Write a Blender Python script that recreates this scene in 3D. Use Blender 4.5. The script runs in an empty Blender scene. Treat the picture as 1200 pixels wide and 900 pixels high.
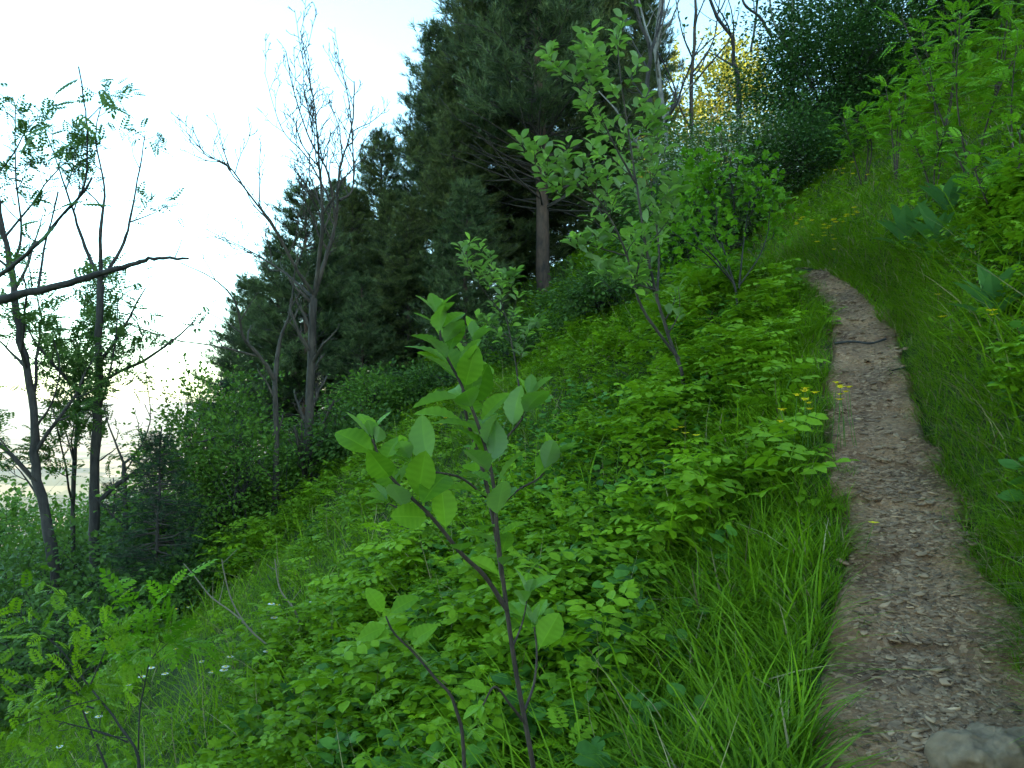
import bpy, math, random
import numpy as np
from mathutils import Vector

R = math.radians
rng = np.random.default_rng(11)
random.seed(5)
sc = bpy.context.scene
COL = sc.collection

# ------------------------------------------------------------------ camera, sky, sun, exposure
PITCH = math.atan(30 / 900)                 # horizon sits 30 px under the middle of the 1200 x 900 photograph
cam_d = bpy.data.cameras.new('camera')
cam = bpy.data.objects.new('camera', cam_d)
COL.objects.link(cam)
cam_d.sensor_width = 36
cam_d.lens = 27
cam_d.clip_start = 0.05
cam_d.clip_end = 60000
cam.location = (0, 0, 0)
cam.rotation_euler = (R(90) + PITCH, 0, 0)
sc.camera = cam

SUN_EL = R(12)
SUN_DIR = Vector((0.8, -0.6, 0)).normalized() * math.cos(SUN_EL) + Vector((0, 0, math.sin(SUN_EL)))
world = bpy.data.worlds.new('World')
sc.world = world
world.use_nodes = True
wn = world.node_tree.nodes
wl = world.node_tree.links
sky = wn.new('ShaderNodeTexSky')
sky.sky_type = 'NISHITA'
sky.sun_disc = False
sky.sun_elevation = SUN_EL
sky.sun_rotation = math.atan2(SUN_DIR.x, SUN_DIR.y)
sky.air_density = 1.0
sky.dust_density = 1.0
sky.ozone_density = 3.0
bg = wn['Background']
bg.inputs['Strength'].default_value = 0.12
warm = wn.new('ShaderNodeMix')                # warm white balance multiplied into the sky colour
warm.data_type = 'RGBA'
warm.blend_type = 'MULTIPLY'
warm.inputs['Factor'].default_value = 1
warm.inputs[7].default_value = (0.99, 1.0, 0.78, 1)
wl.new(sky.outputs[0], warm.inputs[6])
wl.new(warm.outputs[2], bg.inputs['Color'])

sun_d = bpy.data.lights.new('sun', 'SUN')
sun_d.energy = 3.2
sun_d.angle = R(0.5)
sun_d.color = (1.0, 0.84, 0.62)
sun = bpy.data.objects.new('sun', sun_d)
COL.objects.link(sun)
sun.rotation_euler = (-SUN_DIR).to_track_quat('-Z', 'Y').to_euler()
sun.location = (60, -50, 60)

vs = sc.view_settings
vs.view_transform = 'Standard'
vs.look = 'None'
vs.gamma = 1
vs.exposure = 3.3
vs.use_curve_mapping = False
cy = sc.cycles
cy.use_denoising = True
cy.max_bounces = 8
cy.diffuse_bounces = 4
cy.glossy_bounces = 2
cy.transmission_bounces = 4
cy.transparent_max_bounces = 4
cy.caustics_reflective = False
cy.caustics_refractive = False
sc.render.film_transparent = False


# ------------------------------------------------------------------ helpers
def at(px, py, d):
    """World point seen at photo pixel (1200 x 900), d metres ahead of the camera."""
    x, y, z = (px - 600) / 900, 1.0, (450 - py) / 900
    c, s = math.cos(PITCH), math.sin(PITCH)
    yy = y * c - z * s
    zz = y * s + z * c
    k = d / yy
    return np.array((x * k, d, zz * k))


def tag(o, label=None, cat=None, group=None, kind=None):
    if label: o['label'] = label
    if cat: o['category'] = cat
    if group: o['group'] = group
    if kind: o['kind'] = kind
    return o


def empty(name, loc, label, cat, group=None, rz=0.0, sc_=1.0):
    o = bpy.data.objects.new(name, None)
    COL.objects.link(o)
    o.location = tuple(float(v) for v in loc)
    o.rotation_euler = (0, 0, rz)
    o.scale = (sc_,) * 3
    o.empty_display_size = 0.1
    return tag(o, label, cat, group)


class G:
    """Collects quads and triangles and links them as one mesh object."""
    def __init__(self):
        self.v, self.q, self.t, self.c, self.n = [], [], [], [], 0

    def add(self, V, Q=None, T=None, tint=0.5):
        V = np.asarray(V, np.float32)
        if Q is not None and len(Q): self.q.append(np.asarray(Q, np.int32) + self.n)
        if T is not None and len(T): self.t.append(np.asarray(T, np.int32) + self.n)
        self.v.append(V)
        self.c.append(np.broadcast_to(np.asarray(tint, np.float32), (len(V),)))
        self.n += len(V)

    def inst(self, tpl, pos, dirs, nrm, scale, tint, vt=None):
        """Copies of a template (V, Q) laid along dirs with normal nrm."""
        V, Q = tpl
        pos = np.asarray(pos, float)
        N = len(pos)
        if N == 0: return
        d = np.asarray(dirs, float)
        d = d / (np.linalg.norm(d, axis=1, keepdims=True) + 1e-9)
        n = np.asarray(nrm, float)
        y = np.cross(n, d)
        y = y / (np.linalg.norm(y, axis=1, keepdims=True) + 1e-9)
        z = np.cross(d, y)
        s = np.broadcast_to(np.asarray(scale, float), (N,))
        M = np.stack([d, y, z], 1) * s[:, None, None]
        W = np.einsum('vk,nkj->nvj', V, M) + pos[:, None, :]
        QQ = (Q[None] + (np.arange(N) * len(V))[:, None, None]).reshape(-1, 4)
        tt = np.broadcast_to(np.asarray(tint, np.float32), (N,))[:, None] + (0 if vt is None else vt[None])
        self.add(W.reshape(-1, 3), QQ, None, np.broadcast_to(tt, (N, len(V))).ravel())

    def tube(self, P, r, k=6, tint=0.5, cap=True):
        P = np.asarray(P, float)
        n = len(P)
        r = np.broadcast_to(np.asarray(r, float), (n,))
        T = np.gradient(P, axis=0)
        T /= np.linalg.norm(T, axis=1, keepdims=True) + 1e-9
        ref = np.array((0.31, 0.17, 0.93)) if abs(T[0, 2]) < 0.8 else np.array((0.93, 0.31, 0.17))
        A = np.cross(T, ref); A /= np.linalg.norm(A, axis=1, keepdims=True) + 1e-9
        B = np.cross(T, A)
        a = np.arange(k) / k * 2 * math.pi
        V = P[:, None] + r[:, None, None] * (np.cos(a)[None, :, None] * A[:, None] + np.sin(a)[None, :, None] * B[:, None])
        V = V.reshape(-1, 3)
        i = np.arange(n - 1)[:, None] * k
        j = np.arange(k)[None]
        j2 = (j + 1) % k
        Q = np.stack([i + j, i + j2, i + k + j2, i + k + j], -1).reshape(-1, 4)
        T3 = None
        if cap:
            V = np.vstack([V, P[-1:] + T[-1:] * r[-1] * 0.4])
            b = (n - 1) * k
            T3 = np.stack([b + np.arange(k), b + (np.arange(k) + 1) % k, np.full(k, n * k)], -1)
        self.add(V, Q, T3, tint)

    def build(self, name, mat, parent=None, origin=None, smooth=False):
        me = bpy.data.meshes.new(name)
        if self.n:
            V = np.concatenate(self.v).astype(np.float32)
            if parent is not None and origin is None:
                origin = np.array(parent.location)
            if origin is not None: V = V - np.asarray(origin, np.float32)
            q = np.concatenate(self.q) if self.q else np.zeros((0, 4), np.int32)
            t = np.concatenate(self.t) if self.t else np.zeros((0, 3), np.int32)
            me.vertices.add(len(V)); me.vertices.foreach_set('co', V.ravel())
            me.loops.add(q.size + t.size)
            me.loops.foreach_set('vertex_index', np.concatenate([q.ravel(), t.ravel()]).astype(np.int32))
            me.polygons.add(len(q) + len(t))
            st = np.concatenate([np.arange(len(q)) * 4, q.size + np.arange(len(t)) * 3]).astype(np.int32)
            me.polygons.foreach_set('loop_start', st)
            if smooth: me.polygons.foreach_set('use_smooth', np.ones(len(st), bool))
            a = me.attributes.new('tint', 'FLOAT', 'POINT')
            a.data.foreach_set('value', np.concatenate(self.c).astype(np.float32))
            me.update(calc_edges=True)
        me.materials.append(mat)
        o = bpy.data.objects.new(name, me)
        COL.objects.link(o)
        if parent is not None:
            o.parent = parent
        elif origin is not None:
            o.location = tuple(float(v) for v in origin)
        return o


def copy_tree(o, parent=None):
    c = o.copy()
    COL.objects.link(c)
    if parent is not None:
        c.parent = parent
        c.matrix_parent_inverse = o.matrix_parent_inverse
    for ch in [x for x in o.children]:
        copy_tree(ch, c)
    return c


def vnoise(x, y, seed=0):
    """Smooth value noise in about -1..1."""
    xi, yi = np.floor(x).astype(np.int64), np.floor(y).astype(np.int64)
    fx, fy = x - xi, y - yi
    fx, fy = fx * fx * (3 - 2 * fx), fy * fy * (3 - 2 * fy)

    def h(a, b):
        v = (a * 374761393 + b * 668265263 + seed * 1274126177) & 0x7fffffff
        v = ((v ^ (v >> 13)) * 1103515245) & 0x7fffffff
        return ((v ^ (v >> 16)) & 0xffff) / 32767.5 - 1
    return (h(xi, yi) * (1 - fx) + h(xi + 1, yi) * fx) * (1 - fy) + (h(xi, yi + 1) * (1 - fx) + h(xi + 1, yi + 1) * fx) * fy


def sstep(a, b, x):
    t = np.clip((np.asarray(x, float) - a) / (b - a), 0, 1)
    return t * t * (3 - 2 * t)


# ------------------------------------------------------------------ materials
def new_mat(name):
    m = bpy.data.materials.new(name)
    m.use_nodes = True
    nt = m.node_tree
    return m, nt, nt.nodes, nt.links, nt.nodes['Principled BSDF']


def ramp(nd, stops):
    r = nd.new('ShaderNodeValToRGB')
    el = r.color_ramp.elements
    while len(el) < len(stops): el.new(0.5)
    for e, (p, c) in zip(el, stops):
        e.position = p
        e.color = (*c, 1)
    return r


def leaf_mat(name, dark, light, trans=0.35, rough=0.5, back=None, patch=0.0, tcol=None, spec=0.16):
    m, nt, nd, ln, bs = new_mat(name)
    at_ = nd.new('ShaderNodeAttribute'); at_.attribute_name = 'tint'
    rp = ramp(nd, [(0.0, dark), (1.0, light)])
    fac = at_.outputs['Fac']
    if patch:
        nz = nd.new('ShaderNodeTexNoise'); nz.inputs['Scale'].default_value = 0.55
        ge = nd.new('ShaderNodeNewGeometry')
        ln.new(ge.outputs['Position'], nz.inputs['Vector'])
        mm = nd.new('ShaderNodeMath'); mm.operation = 'MULTIPLY_ADD'
        ln.new(nz.outputs['Fac'], mm.inputs[0]); mm.inputs[1].default_value = patch * 2; 
        ad = nd.new('ShaderNodeMath'); ad.operation = 'SUBTRACT'
        ln.new(fac, ad.inputs[0]); ad.inputs[1].default_value = patch
        ln.new(ad.outputs[0], mm.inputs[2])
        fac = mm.outputs[0]
    mo = nd.new('ShaderNodeTexNoise'); mo.inputs['Scale'].default_value = 45; mo.inputs['Detail'].default_value = 3
    g0 = nd.new('ShaderNodeNewGeometry'); ln.new(g0.outputs['Position'], mo.inputs['Vector'])
    m0 = nd.new('ShaderNodeMath'); m0.operation = 'MULTIPLY_ADD'; m0.inputs[1].default_value = 0.5
    ln.new(mo.outputs['Fac'], m0.inputs[0])
    m1 = nd.new('ShaderNodeMath'); m1.operation = 'SUBTRACT'; ln.new(fac, m1.inputs[0]); m1.inputs[1].default_value = 0.25
    ln.new(m1.outputs[0], m0.inputs[2])
    ln.new(m0.outputs[0], rp.inputs['Fac'])
    col = rp.outputs['Color']
    if back:
        ge2 = nd.new('ShaderNodeNewGeometry')
        mx = nd.new('ShaderNodeMix'); mx.data_type = 'RGBA'
        ln.new(ge2.outputs['Backfacing'], mx.inputs['Factor'])
        ln.new(col, mx.inputs[6]); mx.inputs[7].default_value = (*back, 1)
        col = mx.outputs[2]
    ln.new(col, bs.inputs['Base Color'])
    bs.inputs['Roughness'].default_value = rough
    bs.inputs['Specular IOR Level'].default_value = spec
    tr = nd.new('ShaderNodeBsdfTranslucent')
    if tcol:
        mt = nd.new('ShaderNodeMix'); mt.data_type = 'RGBA'; mt.blend_type = 'MULTIPLY'
        mt.inputs['Factor'].default_value = 1
        ln.new(rp.outputs['Color'], mt.inputs[6]); mt.inputs[7].default_value = (*tcol, 1)
        ln.new(mt.outputs[2], tr.inputs['Color'])
    else:
        ln.new(rp.outputs['Color'], tr.inputs['Color'])
    ms = nd.new('ShaderNodeMixShader'); ms.inputs[0].default_value = trans
    ln.new(bs.outputs[0], ms.inputs[1]); ln.new(tr.outputs[0], ms.inputs[2])
    ln.new(ms.outputs[0], nd['Material Output'].inputs['Surface'])
    return m


def bark_mat(name, dark, light, scale=18.0, stretch=0.25, bump=0.6):
    m, nt, nd, ln, bs = new_mat(name)
    tc = nd.new('ShaderNodeTexCoord')
    mp = nd.new('ShaderNodeMapping'); mp.inputs['Scale'].default_value = (1, 1, stretch)
    ln.new(tc.outputs['Object'], mp.inputs['Vector'])
    nz = nd.new('ShaderNodeTexNoise'); nz.inputs['Scale'].default_value = scale; nz.inputs['Detail'].default_value = 6
    nz.inputs['Roughness'].default_value = 0.65
    ln.new(mp.outputs[0], nz.inputs['Vector'])
    n2 = nd.new('ShaderNodeTexNoise'); n2.inputs['Scale'].default_value = 2.3; n2.inputs['Detail'].default_value = 3
    ln.new(tc.outputs['Object'], n2.inputs['Vector'])
    av = nd.new('ShaderNodeMath'); av.operation = 'MULTIPLY_ADD'
    ln.new(n2.outputs['Fac'], av.inputs[0]); av.inputs[1].default_value = 0.6
    sb = nd.new('ShaderNodeMath'); sb.operation = 'SUBTRACT'
    ln.new(nz.outputs['Fac'], sb.inputs[0]); sb.inputs[1].default_value = 0.3
    ln.new(sb.outputs[0], av.inputs[2])
    rp = ramp(nd, [(0.3, dark), (0.72, light)])
    ln.new(av.outputs[0], rp.inputs['Fac'])
    ln.new(rp.outputs['Color'], bs.inputs['Base Color'])
    bs.inputs['Roughness'].default_value = 0.9
    bp = nd.new('ShaderNodeBump'); bp.inputs['Strength'].default_value = bump; bp.inputs['Distance'].default_value = 0.02
    ln.new(nz.outputs['Fac'], bp.inputs['Height'])
    ln.new(bp.outputs[0], bs.inputs['Normal'])
    return m


M = {}
M['grass'] = leaf_mat('grass blades', (0.034, 0.100, 0.003), (0.225, 0.410, 0.012), 0.38, 0.55, patch=0.25)
M['drygrass'] = leaf_mat('dry grass', (0.16, 0.13, 0.06), (0.42, 0.36, 0.20), 0.2, 0.7)
M['herb'] = leaf_mat('herb leaves', (0.036, 0.110, 0.003), (0.265, 0.470, 0.014), 0.42, 0.5, patch=0.25)
M['broad'] = leaf_mat('broad herb leaves', (0.028, 0.095, 0.012), (0.130, 0.310, 0.040), 0.34, 0.45, patch=0.15)
M['white'] = leaf_mat('whitebeam leaves', (0.100, 0.230, 0.016), (0.310, 0.540, 0.060), 0.42, 0.5, back=(0.30, 0.40, 0.26))
M['hero'] = leaf_mat('sapling leaves', (0.070, 0.185, 0.006), (0.205, 0.410, 0.022), 0.47, 0.5, back=(0.22, 0.34, 0.16))
M['rowan'] = leaf_mat('rowan leaves', (0.070, 0.190, 0.006), (0.200, 0.430, 0.016), 0.44, 0.5)
M['maple'] = leaf_mat('bright shrub leaves', (0.060, 0.180, 0.006), (0.180, 0.400, 0.016), 0.44, 0.5)
M['ash'] = leaf_mat('ash leaves', (0.045, 0.105, 0.020), (0.120, 0.220, 0.045), 0.4, 0.5)
M['bush'] = leaf_mat('bush leaves', (0.035, 0.085, 0.014), (0.095, 0.185, 0.030), 0.32, 0.55, patch=0.2)
M['bushmid'] = leaf_mat('bush leaves green', (0.050, 0.125, 0.014), (0.150, 0.290, 0.032), 0.38, 0.55, patch=0.2)
M['yew'] = leaf_mat('dark bush leaves', (0.018, 0.060, 0.012), (0.080, 0.175, 0.034), 0.25, 0.55)
M['haw'] = leaf_mat('hawthorn leaves', (0.045, 0.105, 0.020), (0.130, 0.230, 0.045), 0.3, 0.55)
M['blossom'] = leaf_mat('white blossom', (0.50, 0.52, 0.42), (0.75, 0.76, 0.66), 0.3, 0.6)
M['pine'] = leaf_mat('pine needles', (0.026, 0.052, 0.020), (0.120, 0.175, 0.060), 0.15, 0.55, patch=0.25)
M['pinewarm'] = leaf_mat('warm pine needles', (0.034, 0.056, 0.018), (0.130, 0.165, 0.045), 0.15, 0.55, patch=0.25)
M['spruce'] = leaf_mat('spruce needles', (0.014, 0.038, 0.016), (0.040, 0.090, 0.030), 0.1, 0.55)
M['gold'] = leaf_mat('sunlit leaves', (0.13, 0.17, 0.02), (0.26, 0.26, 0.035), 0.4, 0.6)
M['rosette'] = leaf_mat('rosette leaves', (0.050, 0.150, 0.018), (0.180, 0.350, 0.055), 0.3, 0.4, spec=0.28, back=(0.07, 0.19, 0.06))
M['yellow'] = leaf_mat('yellow petals', (0.75, 0.56, 0.01), (0.88, 0.72, 0.02), 0.3, 0.5)
M['whitepetal'] = leaf_mat('white petals', (0.7, 0.7, 0.68), (0.82, 0.82, 0.8), 0.3, 0.5)
M['stem'] = leaf_mat('green stems', (0.06, 0.14, 0.02), (0.10, 0.20, 0.03), 0.1, 0.5)
M['deadstem'] = leaf_mat('dead stalks', (0.12, 0.10, 0.07), (0.27, 0.235, 0.18), 0.0, 0.8)
M['barkgrey'] = bark_mat('grey bark', (0.020, 0.016, 0.012), (0.085, 0.068, 0.052))
M['barkdark'] = bark_mat('dark bark', (0.014, 0.013, 0.012), (0.058, 0.052, 0.046))
M['barkpine'] = bark_mat('pine bark', (0.030, 0.021, 0.016), (0.125, 0.075, 0.050), 14)
M['twigpine'] = bark_mat('pine twigs', (0.025, 0.022, 0.018), (0.075, 0.062, 0.050), 14)
M['barksap'] = bark_mat('sapling bark', (0.022, 0.014, 0.010), (0.075, 0.052, 0.036), 60, 0.4, 0.3)
M['barkpale'] = bark_mat('pale bark', (0.10, 0.095, 0.085), (0.32, 0.31, 0.28), 20)


# ------------------------------------------------------------------ terrain
_s = np.linspace(-60, 400, 4601)
_sl = np.interp(_s, [-60, -4, 0.6, 2.4, 4.4, 9.2, 10.0, 13, 15, 26, 60, 400], [0.05, 0.10, 0.12, 0.26, 0.415, 0.415, 0.24, 0.26, 0.40, 0.36, 0.20, 0.0])
_zp = np.cumsum(_sl) * (_s[1] - _s[0])
_zp = _zp - np.interp(0, _s, _zp) - 1.6


def frame(X, Y):
    s = 0.387 * (X - 0.3) + 0.922 * Y
    t = -0.922 * (X - 0.3) + 0.387 * Y
    e = np.clip(s - 6.6, 0, None)
    off = np.where(e < 3, 0.062 * e * e, 0.558 + 0.372 * (e - 3)) + 0.05 * np.sin(s * 1.3) * np.clip(s / 3, 0, 1)
    off = np.minimum(off, 4.5 + 0 * off)
    return s, t - off


def height(X, Y, fine=True):
    X = np.asarray(X, float); Y = np.asarray(Y, float)
    s, u = frame(X, Y)
    zp = np.interp(s, _s, _zp)
    l = np.clip(u - 0.30, 0, None)
    left = -0.10 * sstep(0, 0.35, l) - 0.40 * l - 0.024 * np.clip(np.minimum(l, 14) - 3, 0, None) ** 1.8 - 0.055 * np.clip(l - 11.5, 0, None) ** 1.6 * (l < 60) - (l >= 60) * (0.055 * 48.5 ** 1.6 + 0.5 * (l - 60))
    r = np.clip(-u - 0.29, 0, None)
    right = 0.16 * sstep(0, 0.4, r) + 0.60 * r
    z = zp + np.where(u > 0, left, right)
    cap = np.interp(s, [-40, 0, 40, 62], [24, 34, 30, 19])  # unseen crest shaped to keep sun off the slope but on the ridge
    z = np.where(z > cap - 6, cap - 6 * np.exp(-np.clip(z - cap + 6, 0, None) / 6), z)
    floor_ = -150 + 6 * vnoise(X / 700, Y / 700, 5)
    z = np.where(z < floor_ + 20, floor_ + 20 * np.exp(np.clip(z - floor_ - 20, -400, 0) / 20), z)
    away = sstep(0.3, 1.2, np.abs(u))
    near = np.exp(-(X * X + Y * Y) / 3600)
    z = z + away * near * (0.09 * vnoise(X / 1.3, Y / 1.3, 1) + 0.04 * vnoise(X / 0.45, Y / 0.45, 2))
    z = z + sstep(2, 6, np.abs(u)) * near * 0.30 * vnoise(X / 4.1, Y / 4.1, 3)
    return z


def hgt(x, y):
    return float(height(np.array([x]), np.array([y]))[0])


def hit(px, py, dmin=0.8, dmax=60):
    """Where the ray through a photo pixel meets the ground."""
    d = np.linspace(dmin, dmax, 6000)
    a = at(px, py, 1.0)
    P = d[:, None] * a[None]
    below = P[:, 2] < height(P[:, 0], P[:, 1])
    i = int(np.argmax(below)) if below.any() else len(d) - 1
    return P[i]


def axis(lo, hi, step, far, ratio):
    c = list(np.arange(lo, hi + 1e-6, step))
    st, x = step, hi
    while x < far:
        st *= ratio; x += st; c.append(x)
    st, x = step, lo
    pre = []
    while x > -far:
        st *= ratio; x -= st; pre.append(x)
    return np.array(pre[::-1] + c)


def soil_mat():
    m, nt, nd, ln, bs = new_mat('hillside soil and meadow')
    ge = nd.new('ShaderNodeNewGeometry')
    n1 = nd.new('ShaderNodeTexNoise'); n1.inputs['Scale'].default_value = 3.5; n1.inputs['Detail'].default_value = 8
    ln.new(ge.outputs['Position'], n1.inputs['Vector'])
    r1 = ramp(nd, [(0.35, (0.018, 0.030, 0.008)), (0.55, (0.030, 0.055, 0.012)), (0.75, (0.065, 0.052, 0.030))])
    ln.new(n1.outputs['Fac'], r1.inputs['Fac'])
    # far below: a patchwork of fields
    vo = nd.new('ShaderNodeTexVoronoi'); vo.inputs['Scale'].default_value = 0.006
    ln.new(ge.outputs['Position'], vo.inputs['Vector'])
    sp = nd.new('ShaderNodeSeparateColor'); ln.new(vo.outputs['Color'], sp.inputs[0])
    r2 = ramp(nd, [(0.0, (0.05, 0.065, 0.04)), (0.35, (0.15, 0.15, 0.08)), (0.6, (0.28, 0.235, 0.14)), (0.85, (0.36, 0.28, 0.19)), (1.0, (0.045, 0.06, 0.04))])
    ln.new(sp.outputs[0], r2.inputs['Fac'])
    sx = nd.new('ShaderNodeSeparateXYZ'); ln.new(ge.outputs['Position'], sx.inputs[0])
    mr = nd.new('ShaderNodeMapRange'); mr.inputs['From Min'].default_value = -70; mr.inputs['From Max'].default_value = -110
    ln.new(sx.outputs['Z'], mr.inputs['Value'])
    mx = nd.new('ShaderNodeMix'); mx.data_type = 'RGBA'
    ln.new(mr.outputs[0], mx.inputs['Factor']); ln.new(r1.outputs[0], mx.inputs[6]); ln.new(r2.outputs[0], mx.inputs[7])
    ln.new(mx.outputs[2], bs.inputs['Base Color'])
    bs.inputs['Roughness'].default_value = 0.95
    bs.inputs['Specular IOR Level'].default_value = 0.2
    bp = nd.new('ShaderNodeBump'); bp.inputs['Strength'].default_value = 0.8; bp.inputs['Distance'].default_value = 0.05
    ln.new(n1.outputs['Fac'], bp.inputs['Height']); ln.new(bp.outputs[0], bs.inputs['Normal'])
    return m


def grid_faces(nx, ny):
    i = np.arange(ny - 1)[:, None] * nx + np.arange(nx - 1)[None]
    return np.stack([i, i + 1, i + nx + 1, i + nx], -1).reshape(-1, 4)


xs = axis(-13, 9, 0.13, 16000, 1.12)
ys = axis(-2, 15, 0.13, 16000, 1.12)
XX, YY = np.meshgrid(xs, ys)
ZZ = height(XX, YY)
_s0, _u0 = frame(XX, YY)
ZZ -= 0.10 * (np.abs(_u0) < 0.32 + 0.1 * (_s0 < 3)) * (_s0 > -4) * (_s0 < 9.6)
g = G()
g.add(np.stack([XX, YY, ZZ], -1).reshape(-1, 3), grid_faces(len(xs), len(ys)))
tag(g.build('hillside', soil_mat(), smooth=True), kind='structure')


# the trodden path, a sheet laid into the hillside
def path_mat():
    m, nt, nd, ln, bs = new_mat('trodden stony path')
    ge = nd.new('ShaderNodeNewGeometry')
    n1 = nd.new('ShaderNodeTexNoise'); n1.inputs['Scale'].default_value = 2.2; n1.inputs['Detail'].default_value = 5
    n2 = nd.new('ShaderNodeTexNoise'); n2.inputs['Scale'].default_value = 55; n2.inputs['Detail'].default_value = 6; n2.inputs['Roughness'].default_value = 0.7
    vo = nd.new('ShaderNodeTexVoronoi'); vo.inputs['Scale'].default_value = 38
    for n in (n1, n2): ln.new(ge.outputs['Position'], n.inputs['Vector'])
    mp = nd.new('ShaderNodeMapping'); mp.inputs['Scale'].default_value = (1, 1.7, 1.5); mp.inputs['Rotation'].default_value = (0, 0, 0.4)
    ln.new(ge.outputs['Position'], mp.inputs['Vector']); ln.new(mp.outputs[0], vo.inputs['Vector'])
    r1 = ramp(nd, [(0.32, (0.120, 0.058, 0.027)), (0.5, (0.300, 0.156, 0.076)), (0.7, (0.450, 0.255, 0.130))])
    ln.new(n1.outputs['Fac'], r1.inputs['Fac'])
    r2 = ramp(nd, [(0.3, (0.35, 0.33, 0.30)), (0.7, (1.1, 1.05, 1.0))])
    ln.new(n2.outputs['Fac'], r2.inputs['Fac'])
    mx = nd.new('ShaderNodeMix'); mx.data_type = 'RGBA'; mx.blend_type = 'MULTIPLY'; mx.inputs['Factor'].default_value = 0.8
    ln.new(r1.outputs[0], mx.inputs[6]); ln.new(r2.outputs[0], mx.inputs[7])
    sp = nd.new('ShaderNodeSeparateColor'); ln.new(vo.outputs['Color'], sp.inputs[0])
    r3 = ramp(nd, [(0.55, (0, 0, 0)), (0.62, (1, 1, 1))])
    ln.new(sp.outputs[1], r3.inputs['Fac'])
    mx2 = nd.new('ShaderNodeMix'); mx2.data_type = 'RGBA'
    mu = nd.new('ShaderNodeMath'); mu.operation = 'MULTIPLY'; mu.inputs[1].default_value = 0.6
    ln.new(r3.outputs[0], mu.inputs[0]); ln.new(mu.outputs[0], mx2.inputs['Factor'])
    ln.new(mx.outputs[2], mx2.inputs[6])
    r4 = ramp(nd, [(0, (0.13, 0.070, 0.037)), (1, (0.50, 0.305, 0.170))])
    ln.new(sp.outputs[2], r4.inputs['Fac']); ln.new(r4.outputs[0], mx2.inputs[7])
    ln.new(mx2.outputs[2], bs.inputs['Base Color'])
    bs.inputs['Roughness'].default_value = 0.92
    ad = nd.new('ShaderNodeMath'); ad.operation = 'ADD'
    m2 = nd.new('ShaderNodeMath'); m2.operation = 'MULTIPLY'; m2.inputs[1].default_value = 0.6
    ln.new(vo.outputs['Distance'], m2.inputs[0]); ln.new(n2.outputs['Fac'], ad.inputs[0]); ln.new(m2.outputs[0], ad.inputs[1])
    bp = nd.new('ShaderNodeBump'); bp.inputs['Strength'].default_value = 0.9; bp.inputs['Distance'].default_value = 0.018
    ln.new(ad.outputs[0], bp.inputs['Height']); ln.new(bp.outputs[0], bs.inputs['Normal'])
    return m


def path_xy(s, u):
    """Inverse of frame()."""
    s = np.asarray(s, float); u = np.asarray(u, float)
    e = np.clip(s - 6.6, 0, None)
    off = np.where(e < 3, 0.062 * e * e, 0.558 + 0.372 * (e - 3)) + 0.05 * np.sin(s * 1.3) * np.clip(s / 3, 0, 1)
    off = np.minimum(off, 4.5)
    t = u + off
    return 0.3 + 0.387 * s - 0.922 * t, 0.922 * s + 0.387 * t


def path_bump(s, u):
    q = s / 0.55 + 0.35 * vnoise(s / 0.8, u / 0.35, 12)
    step = 0.05 * (np.abs((q % 1.0) - 0.12) / 0.88 - 0.5)      # low worn steps across the trail
    return 0.012 * vnoise(s / 0.15, u / 0.13, 8) + 0.024 * vnoise(s / 0.6, u / 0.3, 9) - step * 0.6


ss = np.arange(-3, 10.1, 0.04)
uu = np.linspace(-0.36, 0.36, 26)
SS, UU = np.meshgrid(ss, uu, indexing='ij')
wid = (1 - 0.10 * sstep(3.2, 4.5, SS)) * (1 - 0.45 * sstep(6.5, 10.4, SS)) * (1 + 0.35 * sstep(4.2, 2.2, SS)) * (1 + 0.13 * vnoise(SS / 0.6, UU * 0, 4) + 0.10 * vnoise(SS / 0.2, UU * 0, 6))
UU = UU * wid
PX, PY = path_xy(SS, UU)
PZ = height(PX, PY) + path_bump(SS, UU) - 0.02 * np.clip(1 - (UU / 0.28) ** 2, 0, 1)
PZ = PZ - 0.10 * sstep(0.29, 0.36, np.abs(UU) / wid) - 0.3 * sstep(9.6, 9.95, SS)
g = G()
g.add(np.stack([PX, PY, PZ], -1).reshape(-1, 3), grid_faces(len(uu), len(ss)))
tag(g.build('path', path_mat(), smooth=True), kind='structure')


def stone_mat(name, dark, light):
    m, nt, nd, ln, bs = new_mat(name)
    tc = nd.new('ShaderNodeNewGeometry')
    a = nd.new('ShaderNodeAttribute'); a.attribute_name = 'tint'
    nz = nd.new('ShaderNodeTexNoise'); nz.inputs['Scale'].default_value = 28; nz.inputs['Detail'].default_value = 7
    ln.new(tc.outputs['Position'], nz.inputs['Vector'])
    mm = nd.new('ShaderNodeMath'); mm.operation = 'MULTIPLY_ADD'
    ln.new(nz.outputs['Fac'], mm.inputs[0]); mm.inputs[1].default_value = 0.9
    sb = nd.new('ShaderNodeMath'); sb.operation = 'SUBTRACT'; ln.new(a.outputs['Fac'], sb.inputs[0]); sb.inputs[1].default_value = 0.45
    ln.new(sb.outputs[0], mm.inputs[2])
    rp = ramp(nd, [(0.0, dark), (1.0, light)])
    ln.new(mm.outputs[0], rp.inputs['Fac'])
    ln.new(rp.outputs[0], bs.inputs['Base Color'])
    bs.inputs['Roughness'].default_value = 0.85
    bp = nd.new('ShaderNodeBump'); bp.inputs['Strength'].default_value = 0.6; bp.inputs['Distance'].default_value = 0.012
    ln.new(nz.outputs['Fac'], bp.inputs['Height']); ln.new(bp.outputs[0], bs.inputs['Normal'])
    return m


M['stone'] = stone_mat('path stone', (0.100, 0.054, 0.028), (0.52, 0.325, 0.185))
M['rock'] = stone_mat('grey rock', (0.050, 0.031, 0.017), (0.31, 0.205, 0.118))


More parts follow.
